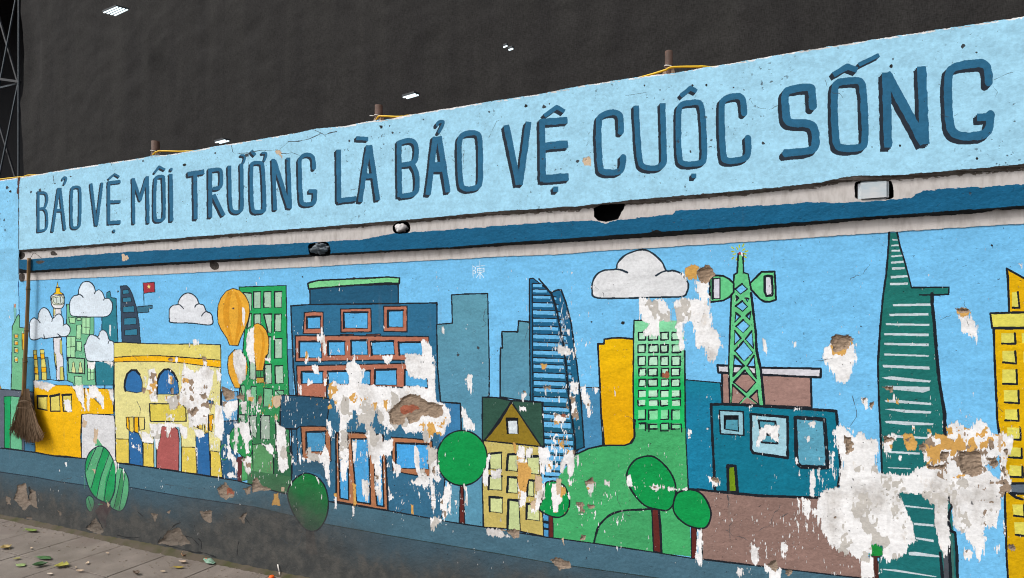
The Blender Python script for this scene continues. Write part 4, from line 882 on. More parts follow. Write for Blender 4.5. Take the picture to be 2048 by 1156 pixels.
# small flakes, thick around the damaged places
ZON = [(500,860,120,110,.68),(390,800,80,80,.62),(330,870,90,70,.45),(650,720,110,90,.34),(760,830,130,80,.5),(720,930,120,90,.45),(850,960,80,90,.5),(600,930,60,80,.5),(1130,700,55,160,.56),(1120,900,50,80,.72),(900,830,60,70,.2),(1040,1010,70,60,.3),(1270,790,50,90,.15),(1230,1000,110,80,.34),(1400,900,60,90,.15),(1560,1060,130,80,.46),(1480,870,100,60,.22),(1640,930,60,90,.4),(1900,880,80,70,.45),(1840,700,40,90,.10),(260,860,50,60,.35),(180,790,60,70,.4),(330,960,200,40,.12),(420,1040,200,50,.10),(160,1020,120,50,.10),(940,620,80,60,.06),(1330,620,40,60,.4),(700,1000,90,40,.18),(600,870,50,60,.3),(1980,920,60,80,.4),(1690,1130,50,30,.5),(110,700,60,50,.08),(870,1040,60,30,.3),(680,560,200,60,.05),(1600,800,300,120,.06)]
DEN = np.zeros((GH, GW), np.float32)
for x, y, rx, ry, dn in ZON:
    c0, c1 = max(0, int((x-2*rx-X0)*S)), min(GW, int((x+2*rx-X0)*S)); r0, r1 = max(0, int((y-2*ry-Y0)*S)), min(GH, int((y+2*ry-Y0)*S))
    g_ = np.exp(-((CX[None, c0:c1]-x)/rx)**2-((CY[r0:r1, None]-y)/ry)**2)*dn; v = DEN[r0:r1, c0:c1]; np.maximum(v, g_, out=v)
fl = noise2(3.2, 12, 41)*.45+noise2(1.4, 4, 42)*.5+noise2(18, 26, 43)*.35+noise2(1.3, 11, 44)*.42
flake = (fl > 1.08-DEN*1.1)
low = (cy > at(LE, CX)[None, :]+3) & onwall
notletter = low
peeled &= onwall & (cy > at(LE, CX)[None, :]-2)
peeled |= flake & low
LAB[peeled] = key(o_pl, BARE, 'plaster')
for m_, sd_a, zn in ((OCH, 71, ((1925,900,75,40),(1800,885,50,25),(1370,545,1,1),(1120,880,20,60),(880,860,30,20),(640,800,30,30),(540,800,30,30),(1130,1000,40,30),(330,780,40,25),(740,810,40,20))), (MOR, 81, ((1950,915,70,38),(1860,895,40,25),(400,790,60,30),(1150,830,20,60),(1990,940,25,60),(2000,1000,30,60),(300,760,25,30),(110,770,25,20),(520,930,30,20))), (GRW, 91, ((1750,1040,60,80),(1900,1010,60,40),(700,850,90,60),(190,860,40,50),(320,820,50,40),(560,900,25,60),(1310,620,50,40),(860,960,20,80)))):
    z_ = np.zeros((GH, GW), np.float32); nz_ = (noise2(13, 12, sd_a)*.85+noise2(3, 5, sd_a+1)*.35) if m_ is not GRW else (noise2(20, 30, sd_a)*.9+noise2(4, 6, sd_a+1)*.28)
    for x, y, rx, ry in zn:
        c0, c1 = max(0, int((x-2*rx-X0)*S)), min(GW, int((x+2*rx-X0)*S)); r0, r1 = max(0, int((y-2*ry-Y0)*S)), min(GH, int((y+2*ry-Y0)*S))
        v = z_[r0:r1, c0:c1]; np.maximum(v, np.exp(-((CX[None, c0:c1]-x)/rx)**2-((CY[r0:r1, None]-y)/ry)**2), out=v)
    LAB[peeled & (z_ > .12) & (nz_ > (.62 if m_ is not GRW else .57)-.5*z_)] = key(o_pl, m_, 'plaster')
# chips along the top edge and over the slogan
tope = onwall & ~below(TOP+np.array([0, 2.2]), 2.2) & (RAG+noise2(30, 9, 51)*.8 > -.25)
LAB[tope] = key(o_pl, BARE, 'bandplaster')
o_hole = ob('wall_hole')
HOL = plain('dark_hole', '#1c1e20', .95); CRK = plain('dark_crack', '#3a4249', .95)  # dark colours for holes, cracks and pock marks
for q in ((37,352,37,420,37.5,500,38,560),):
    line('X', o_band, list(zip(q[::2], q[1::2])), 1.4, CRK, off='band', px=True, wob=.6)
line('X', o_band, [(38,356),(37,372),(36,385)], 4, plain('rust_stain', '#4a2d2c', .9), off='band', px=True, wob=.8); line('a', o_panel, '250,150 258,420 262,600', 1.4, paint('#1e4f86'), px=True)
for q, w_ in (('D|100,318 210,318 345,290 470,235 490,215 540,240 600,215 680,200', 1.5), ('D|540,240 545,260', 1.6), ('D|420,185 490,215', 1.2), ('D|0,410 60,360 110,320', .7), ('F|980,0 995,80 1020,110 1100,100 1170,95 1250,80 1340,62 1440,70 1540,50', 1.2), ('F|1540,70 1560,100 1650,105 1710,90 1800,125', .8), ('F|1185,110 1185,470 1160,515 1130,490', .7), ('E|200,400 300,380 330,400', .6), ('E|640,240 650,340', 1), ('I|400,180 520,160 640,140', .5), ('H|100,430 190,240 260,225', .5), ('v|1960,-50 2010,130 2010,190 1940,290', 1.2), ('e|500,830 550,930 540,1030', .8), ('w|400,215 440,200', 1), ('w|540,215 555,280 545,350', 1.6), ('w|1230,415 1160,460', 1.2), ('w|640,470 560,560 570,700', .8), ('K|1300,420 1450,350 1500,340', .6)):
    T, s = q.split('|'); bandl = pts(T, s)[0][1] < at(LA, pts(T, s)[0][0])
    line(T, o_band if bandl else o_panel, s, w_, CRK, off='band' if bandl else 'wall', px=True, wob=.9)
for q, w_ in (('1365,738 1330,750 1290,785 1262,830 1250,880', 2.2), ('1195,880 1215,850 1250,870', 1.6), ('1500,860 1520,880 1525,935', 1.5), ('1805,880 1795,920 1792,975', 1.5), ('890,833 960,850 1010,852 1062,846', 1.8), ('1255,905 1350,930 1450,960 1550,968 1632,1000', 2.2), ('1400,840 1450,850 1500,905', 1.2), ('222,470 228,520 215,545', 2.4), ('1470,760 1480,810', 1), ('1850,700 1900,760', 1), ('1040,655 1080,690', 1.2), ('650,775 690,740', 1.4), ('735,700 775,780', 1.2)): line('c', o_foot, q, w_, HOL, px=True, wob=1.2)
# hairline cracks wandering over the plaster
rc = random.Random(12)
for x, y, n_, up in ((1930,600,22,1),(1700,560,14,0),(1990,760,18,1),(1620,720,12,0),(1180,560,12,1),(980,600,16,1),(700,560,14,0),(1450,1060,20,0),(1560,1010,18,1),(1230,980,16,1),(760,1030,14,0),(620,840,12,1),(330,970,14,0),(260,700,10,1),(1240,820,12,0),(1880,640,10,0),(100,960,12,0),(420,1010,16,1),(1060,650,10,1),(560,1075,18,0),(1500,200,16,0),(1650,160,14,0),(1880,230,14,0),(700,380,12,0),(930,300,10,1),(1980,150,12,1)):
    a_n = (math.pi/2 if up else 0)+rc.uniform(-.5, .5); p = [(x, y)]; d_n = 0
    for _ in range(n_): d_n = d_n*.6+rc.uniform(-.7, .7); p.append((p[-1][0]+4*math.cos(a_n+d_n), p[-1][1]+4*math.sin(a_n+d_n)))
    bb_ = y < at(LA, x); line('X', o_band if bb_ else o_panel, p, .55, CRK, off='band' if bb_ else 'wall', px=True, wob=1.4)
# nail holes and pock marks
rr = random.Random(5)
def pock(x, y, r_, band):
    n_ = 7; p = [(x+r_*(.6+.7*rr.random())*math.cos(2*math.pi*i/n_), y+r_*(.6+.8*rr.random())*math.sin(2*math.pi*i/n_)) for i in range(n_)]
    r0, c0, m = mask_poly(p); put(r0, c0, m, key(o_hole, CRK if rr.random() < .5 else HOL, 'band' if band else 'wall'))
for x, y, r_ in ((762,253,3.5),(779,251.5,2),(785,265,2.4),(800,265,1.4),(698,282,2.4),(847,239,1.6),(1052,212,4),(1088,214,4.5),(1099,207.5,1.6),(978,224,2),(1289,171,2),(1385,171,2),(1413,170,2.6),(1467,175,2),(1786,118,2.4),(1783,132,4),(1526,287,3.4),(1381,303,2.4),(1800,291,3),(1744,294,1.5),(1926,92,4.5),(1953,105,2),(1954,317,3),(1155,322,3.4),(1384,368,0),(369,330,3.6),(494,310,4),(430,306,2.4),(14,375,3),(21,383,2.6),(62,384,2.6),(80,381,4),(141,353,2),(110,367,1.6),(286,322,2),(652,432,1.4),(1506,365,1.2),(315,425,1),(952,324,1.2),(916,709,3),(956,696,3.4),(1984,491,2.6),(1246,645,4),(1183,644,2),(605,554,1.6),(236,583,2.4),(1688,650,1),(1722,653,1.4),(8,440,1.8),(10,460,1.6),(1640,640,1.2),(467,617,2.2)):
    if r_: pock(x, y, r_, y < at(LA, x))
for i in range(150):
    x = rr.uniform(40, 2048); y = rr.uniform(at(TOP, x)+6, at(LA, x)-4); pock(x, y, rr.uniform(.4, .9), True)
for i in range(380):
    x = rr.uniform(0, 2048); y = rr.uniform(at(LE, x)+6, 1150); pock(x, y, rr.uniform(.4, 1.1), False)
# undercoat and mortar laid bare
def rough_fill(o, mat, T, s, off='plaster', amp=.55, only=None):
    q = sdf(pts(T, s), 8)
    if not q: return
    r0, c0, d = q; e = EDGE[r0:r0+d.shape[0], c0:c0+d.shape[1]]; m = (d+e*amp > 0) & onwall[r0:r0+d.shape[0], c0:c0+d.shape[1]]; put(r0, c0, m, key(o, mat, off))
o_och = ob('ochre_patch'); o_mor = ob('exposed_mortar'); o_brk = ob('exposed_brick')
for l in '''p|1330,320 1440,285 1500,330 1470,380 1475,470 1350,480 1305,390
u|1700,240 1730,345 1790,360 1850,350 1890,300 1950,230 1960,190
x|1258,948 1330,940 1405,950 1435,980 1422,1020 1330,1035 1280,1010
o|1120,200 1180,190 1240,230 1285,310 1250,400 1240,480 1220,560 1140,545 1110,400
o|1115,140 1210,145 1180,175 1120,165
o|1050,-40 1100,-20 1090,90 1065,60
o|1120,560 1140,560 1135,650
z|660,400 700,380 770,375 830,480 800,570 720,570 690,520
z|1030,380 1150,385 1240,460 1340,440 1385,560 1250,600 1150,540 1090,570 1100,460 1020,420
z|930,560 1000,500 1095,560 1090,660 1060,735 1010,720 960,650
z|780,310 805,310 800,350
z|940,330 985,330 980,362
z|1150,300 1215,310 1240,380 1200,395 1160,385
z|1545,480 1620,470 1630,520 1550,555
y|485,900 525,910 515,945
y|580,895 610,900 612,950 590,955
k|640,490 680,480 670,540
k|560,560 620,530 625,580 570,585
k|1120,515 1170,505 1140,600
k|1235,480 1285,475 1280,600 1240,560
k|1890,775 1940,765 1945,815 1900,815
l|880,520 915,530 925,760 890,840 875,700
l|640,630 690,620 685,690 645,680
l|1570,770 1600,780 1600,890 1575,870
i|870,1000 920,990 945,1156 830,1156
m|1370,470 1395,470 1390,500
n|1395,45 1455,50 1440,110 1410,100
j|310,975 335,985 325,1060 305,1050'''.splitlines(): T, s = l.split('|'); rough_fill(o_och, OCH, T, s, amp=.4)
for l in '''o|1330,360 1400,370 1410,480 1395,545 1335,560 1315,450
o|1260,700 1335,640 1330,800 1270,740
o|1570,395 1650,400 1625,580 1590,590
H|1150,690 1175,655 1250,640 1255,740 1185,735
F|1485,70 1565,55 1580,145 1540,110
h|850,700 960,680 960,820 900,860 850,800
h|865,940 940,990 940,1020 875,1015
s|120,690 150,700 160,780 130,750
R|1280,120 1320,130 1310,330 1270,290
R|1130,0 1180,20 1160,110 1115,80
X|243,508 255,511 256,517 249,522 243,519
z|1760,400 1790,400 1790,560 1765,590
c|800,560 830,600 810,640
Q|690,330 720,330 715,365
i|950,900 1010,920 1000,960 960,960'''.replace('Q|', 'c|').splitlines():
    T, s = l.split('|'); band_ = pts(T, s)[0][1] < at(LA, pts(T, s)[0][0]); led_ = T == 'X'; rough_fill(o_och, BEI, T, s, 'bandplaster' if band_ else ('ledge' if led_ else 'plaster'), amp=.4)
MFLD = np.full((GH, GW), -99, np.float32)
for l in '''k|1280,620 1360,570 1420,500 1480,440 1560,405 1680,430 1780,490 1960,540 1945,650 1880,700 1780,660 1700,680 1640,740 1560,760 1510,690 1480,770 1330,770 1320,700
p|1480,345 1560,305 1640,310 1685,400 1640,450 1580,510 1520,510 1460,400
u|1690,140 1740,115 1930,130 1955,190 1880,285 1800,325 1745,335 1705,250
x|1265,950 1330,945 1400,955 1420,985 1320,1005 1290,990
e|1630,610 1690,620 1760,680 1815,700 1822,790 1710,830 1650,700
e|1850,770 1900,700 1962,760 1950,820
e|560,650 620,660 600,740 570,710
e|1360,740 1440,700 1452,790 1400,812
e|1225,990 1300,905 1330,955 1240,1055
e|1030,700 1070,760 1070,860 1040,800
e|950,660 980,650 1000,730 960,730
e|1100,680 1150,665 1140,700
e|925,240 985,235 970,285 935,280
e|1385,225 1440,230 1450,290 1410,285
b|1910,600 1960,570 1970,640 1920,650
h|640,680 700,680 690,820 640,790
k|765,450 800,450 790,490
l|1150,420 1185,430 1175,500
l|1930,725 1950,730 1945,760
l|1965,850 2000,850 1990,940
c|1640,470 1700,435 1772,500 1760,540 1700,560 1650,520
c|105,560 125,460 190,435 212,560 230,480 265,500 285,640 230,600 180,650
c|45,540 80,545 80,600 50,600
c|650,780 720,695 785,800 740,830
c|1190,890 1270,800 1350,770 1440,900 1300,910
c|1510,650 1600,645 1592,735 1530,715
c|1140,665 1190,670 1170,725
c|1800,700 1860,660 1840,740
c|1250,650 1285,640 1280,680
c|430,640 465,660 455,695
c|200,700 240,690 245,715
i|560,900 575,800 630,780 700,880 840,940 700,955 570,990
i|450,930 550,900 540,1000 500,1012
o|880,1010 1140,1020 1140,1120 1060,1110 960,1040
o|180,660 210,660 205,700
o|215,790 250,790 245,870
o|1925,430 2010,395 2040,440 1950,460
o|1820,700 1910,670 1915,800 1880,790
o|85,260 118,250 115,380 92,360
n|1680,560 1740,540 1730,600
n|1560,630 1620,640 1560,690
n|1420,300 1500,310 1490,350 1430,345
n|1175,375 1210,365 1205,410
r|390,690 480,648 510,715 400,740
r|300,940 380,915 392,1040 345,1050
r|415,960 490,955 495,1000 430,1005
r|1840,650 1932,650 1920,712 1850,705
r|1150,755 1260,745 1200,785
s|0,945 100,920 220,970 240,1040 100,1060
s|350,660 410,660 400,720 345,720
z|0,410 80,408 102,560 20,612
z|840,515 920,500 935,600 900,590
z|445,410 600,405 565,460 450,480
z|1090,565 1190,580 1182,720 1100,690
z|1285,560 1420,595 1500,545 1560,620 1572,820 1460,880 1340,820 1300,680
z|1620,660 1710,640 1747,720 1690,782
z|940,740 1160,735 1150,790 960,782
z|1780,740 1840,760 1830,850 1790,800
z|1800,560 1880,545 1850,600
z|700,440 740,430 750,480 710,470
y|430,755 545,760 540,860 500,800
y|190,885 240,885 215,940
y|290,930 335,920 330,1005 295,1000
w|980,1000 1080,940 1112,1020 1090,1092
w|1200,1060 1260,1060 1250,1140 1215,1140
w|1755,435 1780,440 1775,470 1750,465
A|1870,780 1930,775 1945,850 1900,860
A|1370,825 1410,825 1395,870'''.splitlines():
    T, s = l.split('|'); q = sdf(pts(T, s), 8)
    if q: r0, c0, d = q; v = MFLD[r0:r0+d.shape[0], c0:c0+d.shape[1]]; np.maximum(v, d, out=v)
EDM = (noise2(9, 7, 27)*3.4+noise2(3, 3.4, 28)*2.4+E3*1.2)*KX
MF = MFLD+EDM*.62; mo = (MF > 0) & onwall
LAB[mo] = key(o_mor, MOR, 'mortar')
HOLES_ = [('O', '750,185 810,157 1000,150 980,210 945,275 850,295 785,285 752,255', 'hole')]
for l in '''k|1450,570 1520,540 1610,530 1670,575 1560,640 1460,630
c|1710,475 1755,480 1765,520 1720,520
q|1040,520 1140,500 1145,575 1060,565
n|1630,640 1690,640 1700,690 1640,680'''.splitlines():
    T, s = l.split('|'); rough_fill(o_brk, BRK, T, s, 'mortar', .45)
RUB = noise2(5, 4, 61)*.5+noise2(2.2, 2, 62)*.5
def off_mortar(px, py):
    ix = np.clip(((px-X0)*S).astype(int), 0, GW-1); iy = np.clip(((py-Y0)*S).astype(int), 0, GH-1)
    return -np.clip(MF[iy, ix]*.0012, 0, .007)*(1+.35*RUB[iy, ix])
OFFS['mortar'] = off_mortar
# openings broken through the recess
fill('O', o_hole, HOL, '750,185 810,157 1000,150 990,195 975,212 945,275 850,295 785,285 752,255', off='hole')
RUBL = plain('broken_masonry', '#4d453f', .95, '#2b2725', 60, .006)
for p, m_, of_ in (([(785,455),(790,447),(800,443),(815,444),(820,452),(819,463),(808,467),(790,466)], HOL, 'hole'), ([(1709,372),(1712,364),(1725,362),(1775,361),(1784,366),(1787,385),(1780,398),(1716,398),(1710,385)], HOL, 'hole'), ([(617,490),(628,486),(652,484),(659,492),(661,505),(655,511),(625,512),(618,505)], HOL, 'hole'), ([(420,524),(426,521),(437,528),(437,537),(428,540),(420,533)], RUBL, 'rec'), ([(101,505),(106,502),(112,505),(114,510),(104,511)], RUBL, 'rec'), ([(39,549),(48,547),(50,556),(47,562),(40,562)], RUBL, 'rec'), ([(39,506),(48,505),(50,512),(45,518),(39,518)], RUBL, 'rec'), ([(72,523),(85,521),(89,524),(78,528)], RUBL, 'ledge')):
    fill('X', o_hole, m_, p, True, off=of_)
LAB[~onwall] = 0
# ================================================================== cells -> meshes
def build_cells():
    d = np.ones((GH, GW+1), bool); d[:, 1:-1] = LAB[:, 1:] != LAB[:, :-1]
    r, c = np.nonzero(d); nxt = np.r_[c[1:], 0]
    ok = np.r_[r[1:] == r[:-1], False]; r, x0, x1 = r[ok], c[ok], nxt[ok]; lab = LAB[r, x0]
    k = lab > 0; r, x0, x1, lab = r[k], x0[k], x1[k], lab[k]
    names = [None]+[l[2] for l in LIST[1:]]; spl = np.array([0]+[{'mortar': 6}.get(l[2], 0) for l in LIST[1:]])[lab]
    big = spl > 0
    if big.any():                                   # rough mortar gets vertices along its runs
        R, A, B, Lb = [], [], [], []
        for rr_, a, b, l in zip(r[big], x0[big], x1[big], lab[big]):
            e = list(range(a, b, 5))+[b]
            for i in range(len(e)-1): R.append(rr_); A.append(e[i]); B.append(e[i+1]); Lb.append(l)
        r, x0, x1, lab = (np.r_[v[~big], np.array(n, v.dtype)] for v, n in ((r, R), (x0, A), (x1, B), (lab, Lb)))
    o = np.lexsort((r, x1, x0, lab)); r, x0, x1, lab = r[o], x0[o], x1[o], lab[o]
    new = np.r_[True, (lab[1:] != lab[:-1]) | (x0[1:] != x0[:-1]) | (x1[1:] != x1[:-1]) | (r[1:] != r[:-1]+1)]
    mort = np.array([False]+[l[2] in ('mortar', 'uband', 'uledge') for l in LIST[1:]])[lab]; new |= mort
    st = np.nonzero(new)[0]; en = np.r_[st[1:], len(r)]-1
    return r[st], r[en]+1, x0[st], x1[st], lab[st]
R0, R1, C0, C1, QL = build_cells()
print('cells', len(R0))
mural = empty('mural_wall', (-3, 0, 0), 'long wall with a blue city mural and a painted slogan, its paint peeling', 'wall'); mural['kind'] = 'thing'
BO = [None]*len(OBJS); order = np.array([0]+[l[0] for l in LIST[1:]])[QL]
by = {}
srt = np.argsort(order, kind='stable'); so_ = order[srt]; cut = np.r_[0, np.nonzero(np.diff(so_))[0]+1, len(so_)]
for i in range(len(cut)-1):
    if cut[i] < cut[i+1]: by[int(so_[cut[i]])] = srt[cut[i]:cut[i+1]]
MID = {'slogan_band', 'mural_panel', 'bare_plaster', 'recess_strip', 'ledge', 'painted_road', 'painted_foot_band'}
def make(i):
    if BO[i] is not None or i not in by: return
    name, par, lab = OBJS[i]
    if par is not None: make(par)
    idx = by[i]; labs = QL[idx]; ul = np.unique(labs); n = len(idx)
    px0, px1 = C0[idx]/S+X0, C1[idx]/S+X0; py0, py1 = R0[idx]/S+Y0, R1[idx]/S+Y0
    V = np.empty((n, 4, 3)); mi = np.zeros(n, np.int32)
    for j, l in enumerate(ul):
        s = labs == l; off = OFFS[LIST[l][2]]; mi[s] = j
        for q, (ax, ay) in enumerate(((px0, py1), (px1, py1), (px1, py0), (px0, py0))):
            V[s, q] = P(ax[s], ay[s], off(ax[s], ay[s]) if callable(off) else off)
    me = bpy.data.meshes.new(name); me.vertices.add(n*4); me.loops.add(n*4); me.polygons.add(n)
    me.vertices.foreach_set('co', V.astype(np.float32).ravel()); me.loops.foreach_set('vertex_index', np.arange(n*4, dtype=np.int32))
    me.polygons.foreach_set('loop_start', np.arange(0, n*4, 4, dtype=np.int32))
    for l in ul: me.materials.append(LIST[l][1])
    me.polygons.foreach_set('material_index', mi); me.update(calc_edges=True)
    o = bpy.data.objects.new(name, me); COL.objects.link(o)
    pr = BO[par] if par is not None and BO[par] is not None else mural
    o.parent = pr
    if pr is mural: o.matrix_parent_inverse = mural.matrix_basis.inverted()
    if lab: o['label'] = lab
    if name in ('wall_hole',): o['kind'] = 'stuff'
    BO[i] = o
bpy.context.view_layer.update()
for i in range(len(OBJS)): make(i)
# the body of the wall behind its skin, and what lies past both ends of the picture
CORE = plain('wall_core', '#4a4541', .95)
xl, xr = float(P(X0, 600)[0]), float(P(X1, 600)[0]); ztop = float(P(1000, at(TOP, 1000), BANDF)[2])
pyd('wall_core', *join_geo([box_geo(xl-6, xr+5, .14, .24, 0, ztop-.05)]), mural, [CORE])
tp = [(x, at(TOP, x)) for x in np.linspace(-150, 2210, 120)]; f_ = P([p[0] for p in tp], [p[1]+.6 for p in tp], BANDF); b_2 = f_.copy(); b_2[:, 1] = .24; n_ = len(tp)
pyd('wall_top', list(f_)+list(b_2), [(i, i+1, n_+i+1, n_+i) for i in range(n_-1)], mural, [MOR])
def stretch(xa, xb, tag_):
    zs = [float(P(1000, y)[2]) for y in (at(LA, 1000), at(LE, 1000))]; g = []
    pyd('mural_panel', *box_geo(xa, xb, -.0008, .13, 0, zs[1]), mural, [SKYP]); pyd('slogan_band', *box_geo(xa, xb, -BANDF, .13, zs[0], ztop), mural, [BAND]); pyd('recess_strip', *box_geo(xa, xb, .03, .13, zs[1]+.001, zs[0]-.001), mural, [STRIP])
stretch(xl-6, xl, 0); stretch(xr, xr+5, 1)
# ================================================================== pavement
def paving_mat():
    m = plain('paving_stone', '#7a716a', .8, '#625a53', 5, .0, (1, 1, 1), .3, .7); n = m.node_tree; b = n.nodes['Principled BSDF']; src = b.inputs['Base Color'].links[0].from_socket
    ge = n.nodes.new('ShaderNodeNewGeometry'); no = n.nodes.new('ShaderNodeTexNoise'); no.inputs['Scale'].default_value = 160; no.inputs['Detail'].default_value = 3
    n2 = n.nodes.new('ShaderNodeTexNoise'); n2.inputs['Scale'].default_value = 2.1; n2.inputs['Detail'].default_value = 6; n2.inputs['Roughness'].default_value = .7
    for q in (no, n2): n.links.new(ge.outputs['Position'], q.inputs['Vector'])
    mr = n.nodes.new('ShaderNodeMapRange'); mr.inputs['From Min'].default_value = .3; mr.inputs['From Max'].default_value = .7; mr.inputs['To Min'].default_value = .82; mr.inputs['To Max'].default_value = 1.16; n.links.new(no.outputs['Fac'], mr.inputs['Value'])
    sc = n.nodes.new('ShaderNodeVectorMath'); sc.operation = 'SCALE'; n.links.new(src, sc.inputs[0]); n.links.new(mr.outputs[0], sc.inputs['Scale'])
    m2 = n.nodes.new('ShaderNodeMapRange'); m2.inputs['From Min'].default_value = .5; m2.inputs['From Max'].default_value = .72; n.links.new(n2.outputs['Fac'], m2.inputs['Value'])
    mx = n.nodes.new('ShaderNodeMix'); mx.data_type = 'RGBA'; n.links.new(m2.outputs[0], mx.inputs[0]); n.links.new(sc.outputs[0], mx.inputs[6]); mx.inputs[7].default_value = lin('#655a54')+(1,)
    n.links.new(mx.outputs[2], b.inputs['Base Color'])
    bp = n.nodes.new('ShaderNodeBump'); bp.inputs['Distance'].default_value = .002; n.links.new(no.outputs['Fac'], bp.inputs['Height']); n.links.new(bp.outputs[0], b.inputs['Normal'])
    return m
PAV = paving_mat()
ground = pyd('ground', [(-60, -60, -.03), (60, -60, -.03), (60, 40, -.03), (-60, 40, -.03)], [(0, 1, 2, 3)], None, [plain('packed_dirt', '#4a443f', .95, '#3a3531', 8)]); tag(ground, kind='structure')
pavement = pyd('pavement', *box_geo(-12, 4, -3.6, .14, -.025, -.006), None, [plain('joint_dirt', '#3c3631', .95, '#2c2824', 40)]); tag(pavement, kind='structure')
me_s = []
def slab_mesh(seed):
    r = random.Random(seed); bm = bmesh.new(); T_ = .4375/2
    bmesh.ops.create_cube(bm, size=1, matrix=__import__('mathutils').Matrix.Diagonal((T_*2, T_*2, .03, 1)))
    bmesh.ops.bevel(bm, geom=[e for e in bm.edges if all(v.co.z > 0 for v in e.verts)], offset=.0025, segments=1, affect='EDGES')
    me = bpy.data.meshes.new('paving_slab'); bm.to_mesh(me); bm.free(); me.materials.append(PAV); return me
SM = [slab_mesh(i) for i in range(2)]; ra = random.Random(2)
for iy in range(4):
    for ix in range(-9, 12):
        x = -4.2+.4435*(ix+.5); y = -.445*(iy+.5)+.003
        o = bpy.data.objects.new('paving_slab', SM[ra.randrange(2)]); COL.objects.link(o); o.parent = pavement
        o.location = (x, y, -.015+ra.uniform(-.0012, .0012)); o.rotation_euler = (ra.uniform(-.003, .003), ra.uniform(-.003, .003), ra.uniform(-.004, .004))
# soil gathered along the foot of the wall
rs = random.Random(9); V, Fc = [], []; xs = np.arange(-9, 2.5, .025); ph = [rs.uniform(0, 9) for _ in range(6)]
for i, x in enumerate(xs):
    a = .5+.5*math.sin(x*3.1+ph[0])*math.sin(x*1.3+ph[1]); wd = .018+.03*a+rs.uniform(0, .012); h = .012+.018*a+rs.uniform(0, .007)
    V += [(x, .002, h), (x, -wd*.45, h*.55+rs.uniform(-.002, .003)), (x, -wd, -.001)]
for i in range(len(xs)-1):
    q = i*3
    for k in (0, 1): Fc.append((q+k, q+k+1, q+k+4, q+k+3))
soil = pyd('soil', V, Fc, None, [plain('mossy_soil', '#4a4238', .95, '#39391f', 7, .006, (1, 1, 1), .42, .62)], True); tag(soil, 'strip of dark soil and moss gathered along the foot of the wall', 'soil', kind='stuff')
# ================================================================== fallen leaves and litter
LM = {}
def leafmat(c, c2):
    k = (c, c2)
    if k not in LM: LM[k] = plain('leaf_'+c.lstrip('#'), c, .5, c2, 30, .001)
    return LM[k]
def leaf(px, py, ln, wd, ang, c, c2, lab, curl=.25, kind='oval', h=.006, name='fallen_leaf', cat='leaf', group='leaves fallen on the pavement'):
    ln *= 1.05; wd *= 1.1; n = 9; V, Fc = [], []
    for i in range(n):
        t = i/(n-1); x = (t-.5)*ln
        w_ = wd/2*math.sin(math.pi*min(1, t*.98+.012))**.75*(1 if t < .6 else 1-.35*(t-.6)/.4)
        if kind == 'ragged': w_ *= .6+.75*abs(math.sin(t*9.5+px))
        z = curl*ln*(t-.5)**2*1.6
        for s in (-1, -.5, 0, .5, 1): V.append((x, s*w_+.06*ln*math.sin(t*3), z+abs(s)**2*w_*curl*1.4+.0012*(1-abs(s))*0))
    for i in range(n-1):
        for k in range(4): Fc.append((i*5+k, i*5+k+1, i*5+5+k+1, i*5+5+k))
    m = leafmat(c, c2); o = pyd(name, V, Fc, None, [m], True)
    md = o.modifiers.new('thickness', 'SOLIDIFY'); md.thickness = .0009
    g = G(px, py); o.location = (g[0], g[1], h); o.rotation_euler = (0, 0, math.radians(ang)); tag(o, lab, cat, group)
    if kind != 'petal':
        v, f = tube_geo([(-ln*.5, 0, .25*ln*.4*curl), (-ln*.62, .01*ln, .002), (-ln*.75, .05*ln, .003)], .0011, 5); pyd('stalk', v, f, o, [m])
    return o
leaf(62, 1065, .115, .04, 8, '#788c40', '#5a6e2c', 'fresh lime green leaf lying near the wall at the left', .35)
leaf(88, 1119, .12, .045, 5, '#43683a', '#34532c', 'long dark green leaf lying flat across the slab joint', .12)
leaf(80, 1134, .075, .05, 55, '#365a30', '#2a4726', 'short dark green leaf standing curled beside the long green leaf', .5)
leaf(41, 1133, .075, .042, 0, '#8a9c62', '#6f8050', 'pale grey green oval leaf left of the dark green leaves', .08)
leaf(124, 1135, .08, .06, 40, '#9c9640', '#7a7630', 'ragged yellow green leaf in front of the dark green leaves', .3, 'ragged')
leaf(13, 1097, .085, .05, 170, '#a08a55', '#7d6838', 'withered tan leaf at the left edge of the pavement', .3, 'ragged')
leaf(34, 1120, .04, .028, 30, '#9c9663', '#7c7748', 'small torn yellowish leaf above the pale oval leaf', .3, 'ragged')
leaf(357, 1138, .075, .02, 20, '#a08b36', '#7c6a26', 'narrow yellow leaf lying right of the petals', .3)
leaf(272, 1150, .06, .025, -10, '#54412f', '#3f3024', 'small dark brown shrivelled leaf at the bottom edge', .6, 'ragged')
leaf(366, 1114, .07, .022, -35, '#b58c66', '#8a6242', 'curled dry orange brown leaf against the foot of the wall', .7, 'ragged')
for (x, y, a, l_, c, lab) in ((62,1099,-30,.032,'#c9b39a','cream petal beside the lime green leaf'), (174,1129,-50,.04,'#cdb8a2','standing cream petal with thin stalks'), (160,1145,25,.05,'#bfa78e','long curled cream petal near the bottom edge'), (100,1151,15,.04,'#cfc4b8','pale petal at the bottom left'), (215,1109,5,.03,'#bda894','flat cream petal on the middle slab'), (326,1146,20,.035,'#c8b49a','cream petal near the narrow yellow leaf'), (365,1127,5,.06,'#ab9a8b','flat greyish petal below the dry brown leaf'), (152,1137,0,.02,'#b7a68f','tiny cream petal between two larger ones')):
    leaf(x, y, l_, l_*.42, a, c, '#a58f78', lab, .45, 'petal', name='fallen_petal', cat='petal', group='petals fallen on the pavement')
